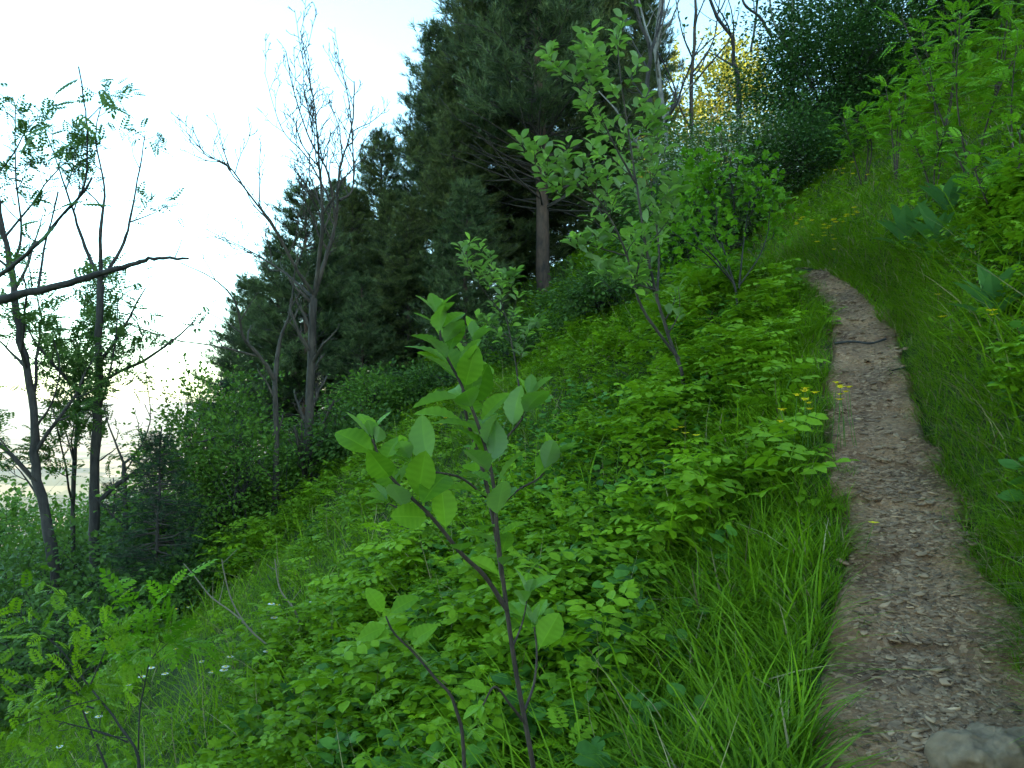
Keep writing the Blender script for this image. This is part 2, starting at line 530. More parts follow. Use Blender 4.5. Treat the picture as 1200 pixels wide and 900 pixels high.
def stone_tpl(seed):
    """A flat angular flake: 7-sided, bevelled top and bottom."""
    r = np.random.default_rng(seed)
    k = 7
    a = np.sort(np.arange(k) / k * 6.283 + r.uniform(-0.3, 0.3, k))
    rad = r.uniform(0.6, 1.0, k) * np.where(np.arange(k) % 2, 1, 0.9)
    x, y = np.cos(a) * rad, np.sin(a) * rad * 0.7
    rings = [(0.85, -0.10), (1.0, 0.01), (0.80, 0.10)]
    V = [np.stack([x * f, y * f, np.full(k, z) + r.uniform(-0.04, 0.04, k)], -1) for f, z in rings]
    V.append(np.array([[0, 0, 0.115]])); V = np.vstack(V)
    Q = []
    for ring in range(2):
        for j in range(k):
            Q.append((ring * k + j, ring * k + (j + 1) % k, (ring + 1) * k + (j + 1) % k, (ring + 1) * k + j))
    for j in range(0, k - 1, 2):
        Q.append((2 * k + j, 2 * k + j + 1, 2 * k + (j + 2) % k, 3 * k))
    Q.append((2 * k + k - 1, 2 * k, 3 * k, 3 * k))
    Q[-1] = (2 * k + k - 1, 2 * k, 3 * k, 2 * k + k - 1) if False else Q[-1]
    Q = [q for q in Q if len(set(q)) == 4]
    return V, np.array(Q)


ST = [stone_tpl(i) for i in range(6)]
g = G()
for k, tpl in enumerate(ST):
    N = 2400
    s = rng.uniform(0.8, 10, N) ** 1.0
    s = np.where(rng.random(N) < 0.5, rng.uniform(1.5, 5, N), s)
    u = np.clip(rng.normal(0, 0.17, N), -0.36, 0.36)
    x, y = path_xy(s, u)
    size = rng.lognormal(math.log(0.0115), 0.68, N).clip(0.004, 0.050)
    z = height(x, y) + path_bump(s, u) - 0.02 * np.clip(1 - (u / 0.28) ** 2, 0, 1) - sstep(0.28, 0.37, np.abs(u)) * 0.05 - size * 0.06
    a = rng.uniform(0, 6.28, N)
    d = np.stack([np.cos(a), np.sin(a), rng.normal(0.2, 0.12, N)], -1)
    n = np.stack([rng.normal(0, 0.25, N), rng.normal(-0.1, 0.25, N), np.ones(N)], -1)
    g.inst(tpl, np.stack([x, y, z], -1), d, n, size, np.clip(rng.normal(0.29, 0.22, N), 0, 1))
tag(g.build('gravel', M['stone']), 'small brown and grey stone chips strewn over the footpath', 'gravel', kind='stuff')


# ------------------------------------------------------------------ leaf templates (along +X, normal +Z)
def t_blade(n=3, w=0.013, curve=0.45):
    x = np.linspace(0, 1, n + 1)
    ww = w * (1 - x ** 1.8) + 0.0008
    z = -curve * x * x
    xx = x * (1 - 0.25 * curve * x)
    V = np.concatenate([np.stack([xx, ww, z], -1), np.stack([xx, -ww, z], -1)])
    i = np.arange(n)
    Q = np.stack([i, i + n + 1, i + n + 2, i + 1], -1)
    return V, Q


def t_leaf(n=4, w=0.30, fold=0.25, droop=0.25, peak=0.42, serr=0.0, petiole=0.0):
    x = np.linspace(0, 1, n + 1)
    prof = np.where(x < peak, np.sin(x / peak * math.pi / 2) ** 0.8, np.cos((x - peak) / (1 - peak) * math.pi / 2) ** 0.75)
    ww = w * prof + 0.004
    if serr: ww = ww * (1 + serr * np.where(np.arange(n + 1) % 2, 1, -1))
    z = -droop * x * x
    xo = petiole + x
    mid = np.stack([xo, 0 * x, z], -1)
    L = np.stack([xo + 0.05, ww, z + fold * ww], -1)
    Rr = np.stack([xo + 0.05, -ww, z + fold * ww], -1)
    L[0, 0] = Rr[0, 0] = petiole; L[-1, 0] = Rr[-1, 0] = 1 + petiole
    V = np.concatenate([L, mid, Rr])
    i = np.arange(n); k = n + 1
    Q = np.concatenate([np.stack([i + k, i + k + 1, i + 1, i], -1), np.stack([i + 2 * k, i + 2 * k + 1, i + k + 1, i + k], -1)])
    if petiole:
        b = len(V)
        V = np.vstack([V, [[0, 0.006, 0], [0, -0.006, 0], [petiole + .02, -0.006, 0], [petiole + .02, 0.006, 0]]])
        Q = np.vstack([Q, [[b, b + 1, b + 2, b + 3]]])
    return V, Q


def t_veined(n=14, w=0.31, fold=0.28, droop=0.3, peak=0.45, petiole=0.16, serr=0.04, twist=0.0):
    """A large oval leaf with a pale midrib, pleats along its side veins and a toothed edge; also returns tint offsets."""
    x = np.linspace(0, 1, n + 1)
    prof = np.where(x < peak, np.sin(x / peak * math.pi / 2) ** 0.8, np.cos((x - peak) / (1 - peak) * math.pi / 2) ** 0.72)
    odd = np.where(np.arange(n + 1) % 2, 1.0, -1.0)
    V, T = [], []
    for f in (-1, -0.55, -0.07, 0, 0.07, 0.55, 1):
        ww = w * prof * abs(f) * (1 + serr * odd * (abs(f) == 1)) + (0.003 if f else 0)
        z = -droop * x * x + fold * ww + 0.012 * odd * min(1, abs(f) * 1.6) * prof + twist * f * w * prof * x
        xx = petiole + x + 0.20 * ww * (1 - x)
        V.append(np.stack([xx, math.copysign(1, f) * ww if f else 0 * x, z], -1))
        T.append(np.full(n + 1, 0.34) if f == 0 else odd * (0.10 if abs(f) > 0.1 else 0.03))
    k = n + 1
    Q = []
    for c_ in range(6):
        i = np.arange(n) + c_ * k
        Q.append(np.stack([i, i + 1, i + k + 1, i + k], -1))
    V = np.concatenate(V); Q = np.concatenate(Q); T = np.concatenate(T)
    b = len(V)
    V = np.vstack([V, [[0, -0.008, 0], [0, 0.008, 0], [petiole + .02, 0.008, 0], [petiole + .02, -0.008, 0]]])
    Q = np.vstack([Q, [[b, b + 3, b + 2, b + 1]]])
    return V, Q, np.concatenate([T, np.full(4, 0.3)]).astype(np.float32)


def place(tpl, pos, d, n, s):
    V, Q = tpl
    d = np.array(d, float); d /= np.linalg.norm(d)
    y = np.cross(n, d); y /= np.linalg.norm(y)
    z = np.cross(d, y)
    return V @ (np.stack([d, y, z]) * s) + np.array(pos), Q


def merge(parts):
    VV, QQ, n = [], [], 0
    for V, Q in parts:
        VV.append(V); QQ.append(Q + n); n += len(V)
    return np.vstack(VV), np.vstack(QQ)


def t_pinnate(pairs=5, ll=0.30, w=0.30, droop=0.25, nl=2):
    lf = t_leaf(nl, w, 0.2, 0.15)
    ps = []
    xs_ = np.linspace(0.22, 0.88, pairs)
    for i, x in enumerate(xs_):
        f = 0.75 + 0.35 * math.sin((i + 0.7) / pairs * math.pi)
        for sgn in (1, -1):
            ps.append(place(lf, (x, 0.0, -droop * x * x), (0.5, sgn, -0.12), (0, 0, 1), ll * f))
    ps.append(place(lf, (0.92, 0, -droop * 0.85), (1, 0, -2 * droop), (0, 0, 1), ll * 1.05))
    x = np.linspace(0, 0.95, 4)
    V = np.concatenate([np.stack([x, 0 * x + 0.007, -droop * x * x], -1), np.stack([x, 0 * x - 0.007, -droop * x * x], -1)])
    i = np.arange(3)
    ps.append((V, np.stack([i, i + 4, i + 5, i + 1], -1)))
    return merge(ps)


def t_trifoil(droop=0.2):
    """Three toothed leaflets on a stalk, as on bramble, ground elder and hogweed."""
    lf = t_leaf(4, 0.33, 0.22, 0.2, 0.4, serr=0.13)
    ps = [place(lf, (0.45, 0, 0), (1, 0, -droop), (0, 0, 1), 0.58)]
    for sgn in (1, -1):
        ps.append(place(lf, (0.43, 0, 0), (0.35, sgn, -droop), (0, 0, 1), 0.48))
    V = np.array([[0, 0.008, 0], [0, -0.008, 0], [0.46, -0.008, 0], [0.46, 0.008, 0]])
    ps.append((V, np.array([[0, 1, 2, 3]])))
    return merge(ps)


def t_palm(lobes=5):
    """A lobed maple-like leaf."""
    ps = []
    for i in range(lobes):
        a = (i - (lobes - 1) / 2) * 0.72
        f = 0.62 - 0.10 * abs(i - (lobes - 1) / 2)
        ps.append(place(t_leaf(2, 0.30, 0.15, 0.2, 0.4), (0.38, 0, 0), (math.cos(a), math.sin(a), -0.12), (0, 0, 1), f))
    V = np.array([[0, 0.008, 0], [0, -0.008, 0], [0.4, -0.008, 0], [0.4, 0.008, 0]])
    ps.append((V, np.array([[0, 1, 2, 3]])))
    return merge(ps)


def t_tuft(n=11, w=0.045, seed=0, spread=0.9):
    """A shoot of needles."""
    r = np.random.default_rng(seed)
    VV, QQ = [], []
    for i in range(n):
        a = r.uniform(0, 6.283); e = r.uniform(0.15, spread)
        d = np.array((math.cos(e), math.sin(e) * math.cos(a), math.sin(e) * math.sin(a)))
        p = np.array((r.uniform(-0.5, 0.35), 0, 0))
        y = np.cross(d, r.normal(size=3)); y /= np.linalg.norm(y)
        L = r.uniform(0.6, 1.0)
        VV += [p + y * w, p - y * w, p + d * L - y * w * 0.25, p + d * L + y * w * 0.25]
        b = 4 * i
        QQ.append((b, b + 1, b + 2, b + 3))
    return np.array(VV), np.array(QQ)


LF = {
    'blade': t_blade(), 'blade2': t_blade(3, 0.010, 0.75), 'blade0': t_blade(3, 0.016, 0.25),
    'leaf': t_leaf(3, 0.32, 0.25, 0.25), 'leaf2': t_leaf(2, 0.30, 0.25, 0.2), 'oval': t_leaf(4, 0.30, 0.3, 0.2, 0.5, petiole=0.15),
    'hero': t_leaf(9, 0.30, 0.30, 0.22, 0.45, serr=0.035, petiole=0.16),
    'hero2': t_leaf(9, 0.33, 0.18, 0.42, 0.42, serr=0.035, petiole=0.16),
    'pinn': t_pinnate(5), 'pinn7': t_pinnate(7, 0.26, 0.26, 0.3), 'ash': t_pinnate(5, 0.30, 0.26, 0.4, 2),
    'pinn3': t_pinnate(3, 0.40, 0.30, 0.2, 3), 'tri': t_trifoil(), 'palm': t_palm(),
    'heart': t_leaf(5, 0.44, 0.12, 0.25, 0.30, petiole=0.35),
}
TUFT = [t_tuft(seed=i) for i in range(4)]
TUFTL = [t_tuft(14, 0.030, 10 + i, 1.1) for i in range(3)]


def rand_dirs(N, up=0.2, r=rng):
    a = r.uniform(0, 6.283, N)
    z = r.normal(up, 0.35, N)
    return np.stack([np.cos(a), np.sin(a), z], -1)


def rand_norm(N, tilt=0.45, r=rng):
    return np.stack([r.normal(0, tilt, N), r.normal(0, tilt, N), np.ones(N)], -1)


# ------------------------------------------------------------------ branching
def wander(p0, d, L, n, r, jit=0.18, up=0.0):
    P = [np.array(p0, float)]
    d = np.array(d, float); d /= np.linalg.norm(d)
    for i in range(n):
        d = d + r.normal(0, jit, 3) + np.array((0, 0, up))
        d /= np.linalg.norm(d)
        P.append(P[-1] + d * L / n)
    return np.array(P)


def smooth_line(P, n):
    """Catmull-Rom through the given points."""
    P = np.array(P, float)
    Q = np.vstack([2 * P[0] - P[1], P, 2 * P[-1] - P[-2]])
    out = []
    for i in range(len(P) - 1):
        a, b, c, d = Q[i:i + 4]
        t = np.linspace(0, 1, n, endpoint=False)[:, None]
        out.append(0.5 * (2 * b + (c - a) * t + (2 * a - 5 * b + 4 * c - d) * t * t + (3 * b - a - 3 * c + d) * t ** 3))
    out.append(P[-1:])
    return np.vstack(out)


def grow(path, r0, r1, level, r, wood, tips, density=3.0, ratio=0.42, f0=0.3, up=0.10, jit=0.14, spread=0.75, k=6, minr=0.003, lmax=1e9):
    """Side branches on a branch, level by level; collects tips (point, direction)."""
    if level <= 0: return
    n = len(path)
    seg = np.linalg.norm(np.diff(path, axis=0), axis=1)
    L = seg.sum()
    cnt = max(1, int(round(density * L * (1 - f0) * r.uniform(0.8, 1.2))))
    for j in range(cnt):
        f = f0 + (1 - f0) * (j + r.uniform(0.1, 0.9)) / cnt
        x = f * (n - 1); i = min(int(x), n - 2); w = x - i
        p = path[i] * (1 - w) + path[i + 1] * w
        t = path[i + 1] - path[i]; t = t / (np.linalg.norm(t) + 1e-9)
        side = np.cross(t, r.normal(size=3)); side /= np.linalg.norm(side) + 1e-9
        d = t * (1 - spread) + side * spread + np.array((0, 0, up * 2.5))
        l = min(lmax, L * ratio * (1.15 - 0.55 * f)) * r.uniform(0.6, 1.15)
        rr = max(minr, (r0 * (1 - f) + r1 * f) * 0.55)
        m = 5 if level > 1 else 4
        Pb = wander(p, d, l, m, r, jit, up)
        wood.tube(Pb, np.linspace(rr, max(minr * 0.7, rr * 0.3), len(Pb)), k if level > 1 else 4)
        tips.append((Pb[-1], Pb[-1] - Pb[-2], level))
        if level > 1:
            grow(Pb, rr, rr * 0.3, level - 1, r, wood, tips, density * 1.7, ratio * 1.05, 0.2, up, jit, spread, max(4, k - 1), minr)
        else:
            tips.append((Pb[2], Pb[3] - Pb[1], 0))


def base_point(p):
    return np.array((p[0], p[1], hgt(p[0], p[1])))


def px_line(pts, d, r=None, wob=0.0):
    """Polyline given in photo pixels at depth d (third value: extra depth)."""
    out = []
    for q in pts:
        dd = q[2] if len(q) > 2 else 0.0
        out.append(at(q[0], q[1], d + dd))
    return np.array(out)


def px_tree(name, label, cat, d, mains, bark, leaf=None, seed=1, group=None, level=2, gk=None, leafk=None, twig_name='branches', ground=True):
    """mains: [(pixel polyline, r0, r1), ...]; the first is the trunk. leaf: function(tips, rng) -> (G, material)."""
    r = np.random.default_rng(seed)
    first = px_line(mains[0][0], d)
    b = base_point(first[0])
    root = empty(name, b, label, cat, group)
    tips = []
    for i, (pts, r0, r1) in enumerate(mains):
        P = px_line(pts, d)
        if i == 0 and ground and P[0][2] > b[2] + 0.02:
            P = np.vstack([b - np.array((0, 0, 0.08)), P])
        elif i == 0:
            P[0] = b - np.array((0, 0, 0.08)) if ground else P[0]
        if i: r0, r1 = r0 * 0.70, r1 * 0.72
        else: r0, r1 = r0 * 0.78, r1 * 0.62
        P = smooth_line(P, 5)
        P[1:-1] += r.normal(0, 0.10 * r0, (len(P) - 2, 3))
        rad = (r1 + (r0 - r1) * np.linspace(1, 0, len(P)) ** (1.7 if i else 1.0)) * (1 + 0.06 * r.normal(size=len(P)))
        if i == 0: rad[:3] *= np.array((1.35, 1.15, 1.05))
        tr = G()
        tr.tube(P, rad, 8)
        if level: grow(P, r0, r1, level, r, tr, tips, **(gk or {}))
        tips.append((P[-1], P[-1] - P[-3], 3))
        tr.build('branch' if i else 'trunk', bark, root, smooth=True)
    if leaf:
        gl, mat = leaf(tips, r)
        gl.build('crown', mat, root)
    return root


def leaves_at_tips(kind, mat, size, per=3, up=0.25, spread=0.06, lo=0.15, hi=0.85, keep=1.0, tilt=0.5):
    def f(tips, r):
        gl = G()
        P, D = [], []
        for p, d, lv in tips:
            if r.random() > keep: continue
            d = d / (np.linalg.norm(d) + 1e-9)
            n = per if not callable(per) else per(r)
            for i in range(n):
                v = d * 0.6 + r.normal(0, 0.65, 3) + np.array((0, 0, up))
                P.append(p + r.normal(0, spread, 3)); D.append(v)
        P, D = np.array(P), np.array(D)
        N = len(P)
        gl.inst(LF[kind], P, D, rand_norm(N, tilt, r), size * r.uniform(0.65, 1.15, N), r.uniform(lo, hi, N))
        return gl, mat
    return f


# ------------------------------------------------------------------ generic builders
def bush(name, label, cat, p, rad, n_cl, per, kind, size, mat, bark, seed, group=None, stems=7, cl=0.28, extra=None, hole=0.0, up=0.15, lift=0.0, blossom=0.0):
    """A shrub: stems rising from one base to leaf clumps spread through an uneven volume."""
    r = np.random.default_rng(seed)
    b = base_point(p)
    root = empty(name, b, label, cat, group)
    rx, ry, rz = rad
    c = b + np.array((0, 0, rz * 0.95 + lift))
    # clump centres: uneven shell, denser outside
    v = r.normal(size=(n_cl, 3)); v /= np.linalg.norm(v, axis=1, keepdims=True)
    q = r.uniform(0.35, 1.0, n_cl) ** 0.6
    az = np.arctan2(v[:, 1], v[:, 0])
    q = q * (1 + 0.30 * np.sin(az * 3 + seed) * (1 - np.abs(v[:, 2])) + 0.16 * np.sin(v[:, 2] * 5 + seed * 2.1 + az * 2) + r.normal(0, 0.07, n_cl))
    C = c + v * q[:, None] * np.array((rx, ry, rz))
    gnd = height(C[:, 0], C[:, 1])
    C[:, 2] = np.maximum(C[:, 2], gnd + 0.12)
    st = G(); knots = []
    for i in range(stems):
        tgt = C[r.integers(n_cl)]
        mid = b + (tgt - b) * 0.5 + r.normal(0, 0.12, 3) * min(rx, rz) + np.array((0, 0, 0.15 * rz))
        P = smooth_line([b + np.array((r.normal(0, 0.015), r.normal(0, 0.015), -0.05)), mid, tgt], 4)
        r0 = 0.008 + 0.014 * rz
        st.tube(P, np.linspace(r0, 0.004, len(P)), 5)
        knots.append(P[2:])
    knots = np.vstack(knots)
    ends = {}
    order = r.permutation(n_cl)[: min(n_cl, 160)]
    for i in order:
        tgt = C[i]
        a0 = knots[np.argmin(np.linalg.norm(knots - (tgt * 0.65 + b * 0.35), axis=1))]
        P = wander(a0, tgt - a0, np.linalg.norm(tgt - a0), 3, r, 0.1)
        st.tube(P, np.linspace(0.006 + 0.003 * rz, 0.0025, 4), 4)
        ends[int(i)] = P[-1]
    # long loose shoots standing out of the outline
    sp_p, sp_d = [], []
    for i in range(n_cl // 5):
        j = int(order[r.integers(len(order))])
        if C[j, 2] < c[2] - 0.2 * rz: continue
        o_ = (C[j] - c) / np.array((rx, ry, rz)); o_ = o_ / (np.linalg.norm(o_) + 1e-6) * 0.7 + np.array((0, 0, 0.8)) + r.normal(0, .25, 3)
        l = r.uniform(0.25, 0.75) * (0.5 + 0.35 * rz)
        P = wander(ends[j], o_, l, 4, r, 0.12)
        st.tube(P, np.linspace(0.006, 0.0025, 5), 4)
        for k in range(int(10 + 16 * l)):
            t_ = r.uniform(0.1, 1.0) * 4; q_ = min(int(t_), 3)
            sp_p.append(P[q_] + (P[q_ + 1] - P[q_]) * (t_ - q_)); sp_d.append((P[q_ + 1] - P[q_]) / l * 2 + r.normal(0, .7, 3))
    N = n_cl * per
    ci = np.repeat(np.arange(n_cl), per)
    ct = r.normal(0, 0.16, n_cl)
    off = r.normal(0, 1, (N, 3)) * np.array((1, 1, 0.55)) * cl * r.uniform(0.6, 1.3, n_cl)[ci][:, None]
    P = C[ci] + off
    D = off * 1.2 / cl + (C[ci] - c) / max(rad) + np.stack([0 * off[:, 0], 0 * off[:, 0], np.full(N, up)], -1) + r.normal(0, 0.4, (N, 3))
    gl = G()
    T = np.clip(0.5 + ct[ci] + r.normal(0, 0.16, N), 0, 1)
    gl.inst(LF[kind], P, D, rand_norm(N, 0.55, r), size * r.uniform(0.6, 1.2, N), T)
    if sp_p:
        m_ = len(sp_p)
        gl.inst(LF[kind], np.array(sp_p), np.array(sp_d), rand_norm(m_, .5, r), size * r.uniform(.6, 1.15, m_), np.clip(r.normal(.62, .18, m_), 0, 1))
    st.build('stems', bark, root)
    gl.build('crown', mat, root)
    if blossom:
        gb = G()
        top = np.where((C[:, 2] > c[2] - 0.3 * rz) & (C[:, 1] < c[1] + 0.3 * ry) & (r.random(n_cl) < blossom))[0]
        ci2 = np.repeat(top, 34)
        N2 = len(ci2)
        P = C[ci2] + r.normal(0, 1, (N2, 3)) * cl * np.array((1.0, 1.0, 0.4)) + np.array((0, -0.04, 0.06))
        gb.inst(LF['leaf2'], P, rand_dirs(N2, 0.1, r), rand_norm(N2, 0.6, r), 0.045 * r.uniform(0.6, 1.2, N2), r.uniform(0, 1, N2))
        gb.build('blossom', M['blossom'], root)
    return root


def conifer(H, seed, base=0.12, rmax=2.6, whorl=0.42, per=6, droop=-0.05, tuft=0.16, dens=1.0, shape='pine', r0=0.16, bark=None, mat=None, name='pine_tree'):
    """A conifer at the origin: trunk with limbs, crown of needle shoots, a few dead lower branches."""
    r = np.random.default_rng(seed)
    root = empty(name, (0, 0, 0), '', '')
    tr, lb = G(), G()
    n = 14
    z = np.linspace(-0.3, H, n)
    P = np.stack([np.cumsum(r.normal(0, 0.03, n)), np.cumsum(r.normal(0, 0.03, n)), z], -1)
    P[:, :2] -= P[1, :2]
    tr.tube(P, np.linspace(r0, 0.015, n), 8)
    pos, dr, tn = [], [], []
    dead = G()
    zz = H * base * 0.6
    while zz < H - 0.15:
        f = zz / H
        if shape == 'pine':
            prof = max(0.0, (1 - f)) ** 0.62 * (0.75 + 0.25 * min(1, f / 0.25))
        else:
            prof = (1 - f) ** 0.95
        for j in range(per):
            a = r.uniform(0, 6.283)
            L = rmax * prof * r.uniform(0.6, 1.2) + 0.15
            px_ = np.array((np.interp(zz, P[:, 2], P[:, 0]), np.interp(zz, P[:, 2], P[:, 1]), zz + r.uniform(-0.15, 0.15)))
            el = (0.05 + 0.55 * f if shape == 'pine' else droop + 0.35 * f) + r.normal(0, 0.1)
            d = np.array((math.cos(a), math.sin(a), el))
            B = wander(px_, d, L, 5, r, 0.12, 0.05 if shape == 'pine' else 0.02)
            alive = f > base * r.uniform(0.8, 1.4)
            (lb if alive else dead).tube(B, np.linspace(0.012 + 0.016 * prof, 0.006, 6), 5)
            if not alive: continue
            m = max(3, int(L * 3.4 * dens))
            for q in range(m):
                t_ = 0.25 + 0.75 * (q + r.random()) / m
                x = t_ * 5; i = min(int(x), 4)
                p = B[i] + (B[i + 1] - B[i]) * (x - i)
                sd = np.cross(d, (0, 0, 1)) * r.choice((-1, 1))
                tl = (0.30 + 0.35 * L * (1 - t_)) * r.uniform(0.5, 1.1)
                dd = d * 0.6 + sd * 0.7 + r.normal(0, 0.25, 3) + np.array((0, 0, 0.25 if shape == 'pine' else -0.12))
                dd /= np.linalg.norm(dd)
                lb.tube(np.array([p, p + dd * tl * 0.5, p + dd * tl]), (0.006, 0.005, 0.003), 3, cap=False)
                c = max(3, int(tl / 0.062))
                br = np.clip(0.5 + r.normal(0, 0.22), 0, 1)
                for w in range(c):
                    pp = p + dd * tl * (w + 0.6) / c + r.normal(0, 0.045, 3)
                    pos.append(pp)
                    dr.append(dd * 0.7 + r.normal(0, 0.35, 3) + np.array((0, 0, 0.55 if shape == 'pine' else 0.05)))
                    tn.append(br + (0.28 if w == c - 1 else -0.04))
        zz += whorl * r.uniform(0.7, 1.3) * (1 - 0.4 * f)
    pos, dr, tn = np.array(pos), np.array(dr), np.array(tn)
    gl = G()
    w = r.integers(0, 4, len(pos))
    for k in range(4):
        s_ = w == k
        gl.inst(TUFT[k], pos[s_], dr[s_], rand_norm(s_.sum(), 0.6, r), tuft * r.uniform(0.7, 1.25, s_.sum()), np.clip(tn[s_] + r.normal(0, 0.14, s_.sum()), 0, 1))
    tr.build('trunk', bark, root, smooth=True)
    lb.build('limbs', M['twigpine'], root)
    gl.build('crown', mat, root)
    if dead.n: dead.build('dead_branches', M['twigpine'], root)
    return root


def set_on(o, p, rz=0.0, scale=1.0, label=None, cat=None, group=None, sink=0.0):
    o.location = (float(p[0]), float(p[1]), hgt(p[0], p[1]) - sink)
    o.rotation_euler = (0, 0, rz)
    o.scale = (scale,) * 3 if not isinstance(scale, tuple) else scale
    return tag(o, label, cat, group)
#__PART2__


# ------------------------------------------------------------------ far hills across the valley
def far_mat():
    m, nt, nd, ln, bs = new_mat('far wooded hills')
    ge = nd.new('ShaderNodeNewGeometry')
    n1 = nd.new('ShaderNodeTexNoise'); n1.inputs['Scale'].default_value = 0.002; n1.inputs['Detail'].default_value = 6
    ln.new(ge.outputs['Position'], n1.inputs['Vector'])
    rp = ramp(nd, [(0.4, (0.03, 0.05, 0.025)), (0.6, (0.08, 0.10, 0.045))])
    ln.new(n1.outputs['Fac'], rp.inputs['Fac']); ln.new(rp.outputs[0], bs.inputs['Base Color'])
    bs.inputs['Roughness'].default_value = 1
    return m


gx = np.linspace(-11000, 4000, 120); gy = np.linspace(7000, 11500, 30)
HX, HY = np.meshgrid(gx, gy)
ridge = np.sin(np.clip((HY - 7000) / 4500, 0, 1) * math.pi)
HZ = -160 + ridge * (255 + 70 * vnoise(HX / 1500, HY / 2500, 21) + 35 * vnoise(HX / 500, HY / 900, 22))
g = G(); g.add(np.stack([HX, HY, HZ], -1).reshape(-1, 3), grid_faces(120, 30))
tag(g.build('distant_hills', far_mat(), smooth=True), kind='structure')


# ------------------------------------------------------------------ conifers of the dark wood
pA = conifer(12.0, 3, 0.30, 2.9, 0.33, 8, tuft=0.19, dens=1.35, r0=0.17, bark=M['barkpine'], mat=M['pine'])
pB = conifer(11.0, 8, 0.02, 2.7, 0.33, 8, tuft=0.19, dens=1.35, r0=0.15, bark=M['barkpine'], mat=M['pinewarm'])
pC = conifer(9.0, 15, 0.10, 2.3, 0.36, 7, tuft=0.19, dens=1.35, r0=0.13, bark=M['barkpine'], mat=M['pine'])
pS = conifer(5.0, 23, 0.02, 1.7, 0.22, 7, droop=-0.18, tuft=0.10, dens=1.6, shape='spruce', r0=0.07, bark=M['barkdark'], mat=M['spruce'], name='spruce_tree')
PINES = [  # proto, px, depth, py of the top, rz, width factor, label
    (pA, 636, 19.5, -190, 0.3, 1.15, 'tallest dark pine, its reddish bare lower trunk showing behind the pale green sapling'),
    (pB, 566, 22.0, -40, 1.7, 1.15, 'broad dark pine whose pointed top stands against the sky'),
    (pA, 512, 23.0, 40, 2.9, 1.1, 'dark pine with one limb reaching out into the pale sky'),
    (pB, 446, 23.5, 160, 0.8, 1.2, 'shorter blue-green pine right of the big bare grey tree'),
    (pC, 358, 19.0, 225, 4.0, 1.3, 'round-headed pine seen through the branches of the bare grey tree'),
    (pC, 292, 23.0, 330, 2.2, 1.3, 'low pine at the valley edge of the dark wood'),
    (pB, 684, 26.0, -120, 3.6, 1.1, 'dark pine behind the leafy top of the slender whitebeam'),
    (pA, 590, 27.0, -160, 5.0, 1.2, 'tall pine at the back of the dark wood, between its neighbours'),
    (pB, 480, 18.5, 235, 5.5, 1.25, 'bushy dark pine low in the middle of the wood'),
    (pA, 400, 27.0, 215, 1.1, 1.3, 'pine at the back, left of the dark wood'),
    (pC, 545, 17.0, 215, 0.4, 1.3, 'low dark pine above the tip of the foreground sapling'),
    (pB, 662, 24.0, 170, 2.0, 1.3, 'bushy dark pine behind the reddish bare trunk'),
    (pC, 425, 17.5, 330, 3.0, 1.3, 'small dark pine to the right of the big bare trunk'),
    (pB, 530, 20.0, 130, 2.6, 1.25, 'broad dark pine in the middle of the wood, its skirts down to the slope'),
    (pB, 596, 23.0, 150, 4.4, 1.2, 'dark pine with low skirts just left of the reddish bare trunk'),
    (pB, 385, 21.0, 300, 0.1, 1.2, 'dark pine behind the straight grey trunk'),
    (pB, 708, 21.0, 90, 1.4, 1.1, 'dark pine right of the reddish bare trunk'),
    (pB, 330, 24.0, 330, 3.9, 1.2, 'dark pine behind the thin bare tree with drooping boughs'),
    (pB, 412, 22.0, 225, 5.2, 1.25, 'dark pine filling the gap right of the straight grey trunk'),
    (pC, 325, 20.5, 290, 1.3, 1.3, 'low round pine at the left side of the round-headed pine'),
    (pB, 455, 20.5, 230, 2.2, 1.25, 'dark pine between the blue-green pine and the low bushy one'),
    (pB, 630, 25.5, 130, 0.9, 1.3, 'dark pine straight behind the reddish bare trunk'),
    (pA, 745, 30.0, -60, 3.3, 1.0, 'far pine half hidden by the bare trees at the top'),
]
seen = set()
for pr, px, d, top, rz, wf, lab in PINES:
    o = pr if pr.name not in seen else copy_tree(pr)
    seen.add(pr.name)
    X = (px - 600) / 900 * d
    zt = at(px, top, d)[2]
    b = hgt(X, d)
    H0 = {pA: 12.0, pB: 11.0, pC: 9.0}[pr]
    k = max(0.35, (zt - b) / H0)
    set_on(o, (X, d), rz, (k * wf, k * wf, k), lab, 'pine', 'pines of the dark wood')
for i, (px, d, top, lab) in enumerate([
        (192, 10.8, 500, 'young dark spruce at the edge of the slope beside the thin bare tree'),
        (255, 15.5, 440, 'young spruce hidden behind green bushes under the round-headed pine'),
        (135, 17.0, 560, 'small spruce between the trunks on the left')]):
    o = pS if i == 0 else copy_tree(pS)
    X = (px - 600) / 900 * d
    k = (at(px, top, d)[2] - hgt(X, d)) / 5.0
    set_on(o, (X, d), i * 1.9, k, lab, 'spruce', 'young spruces')

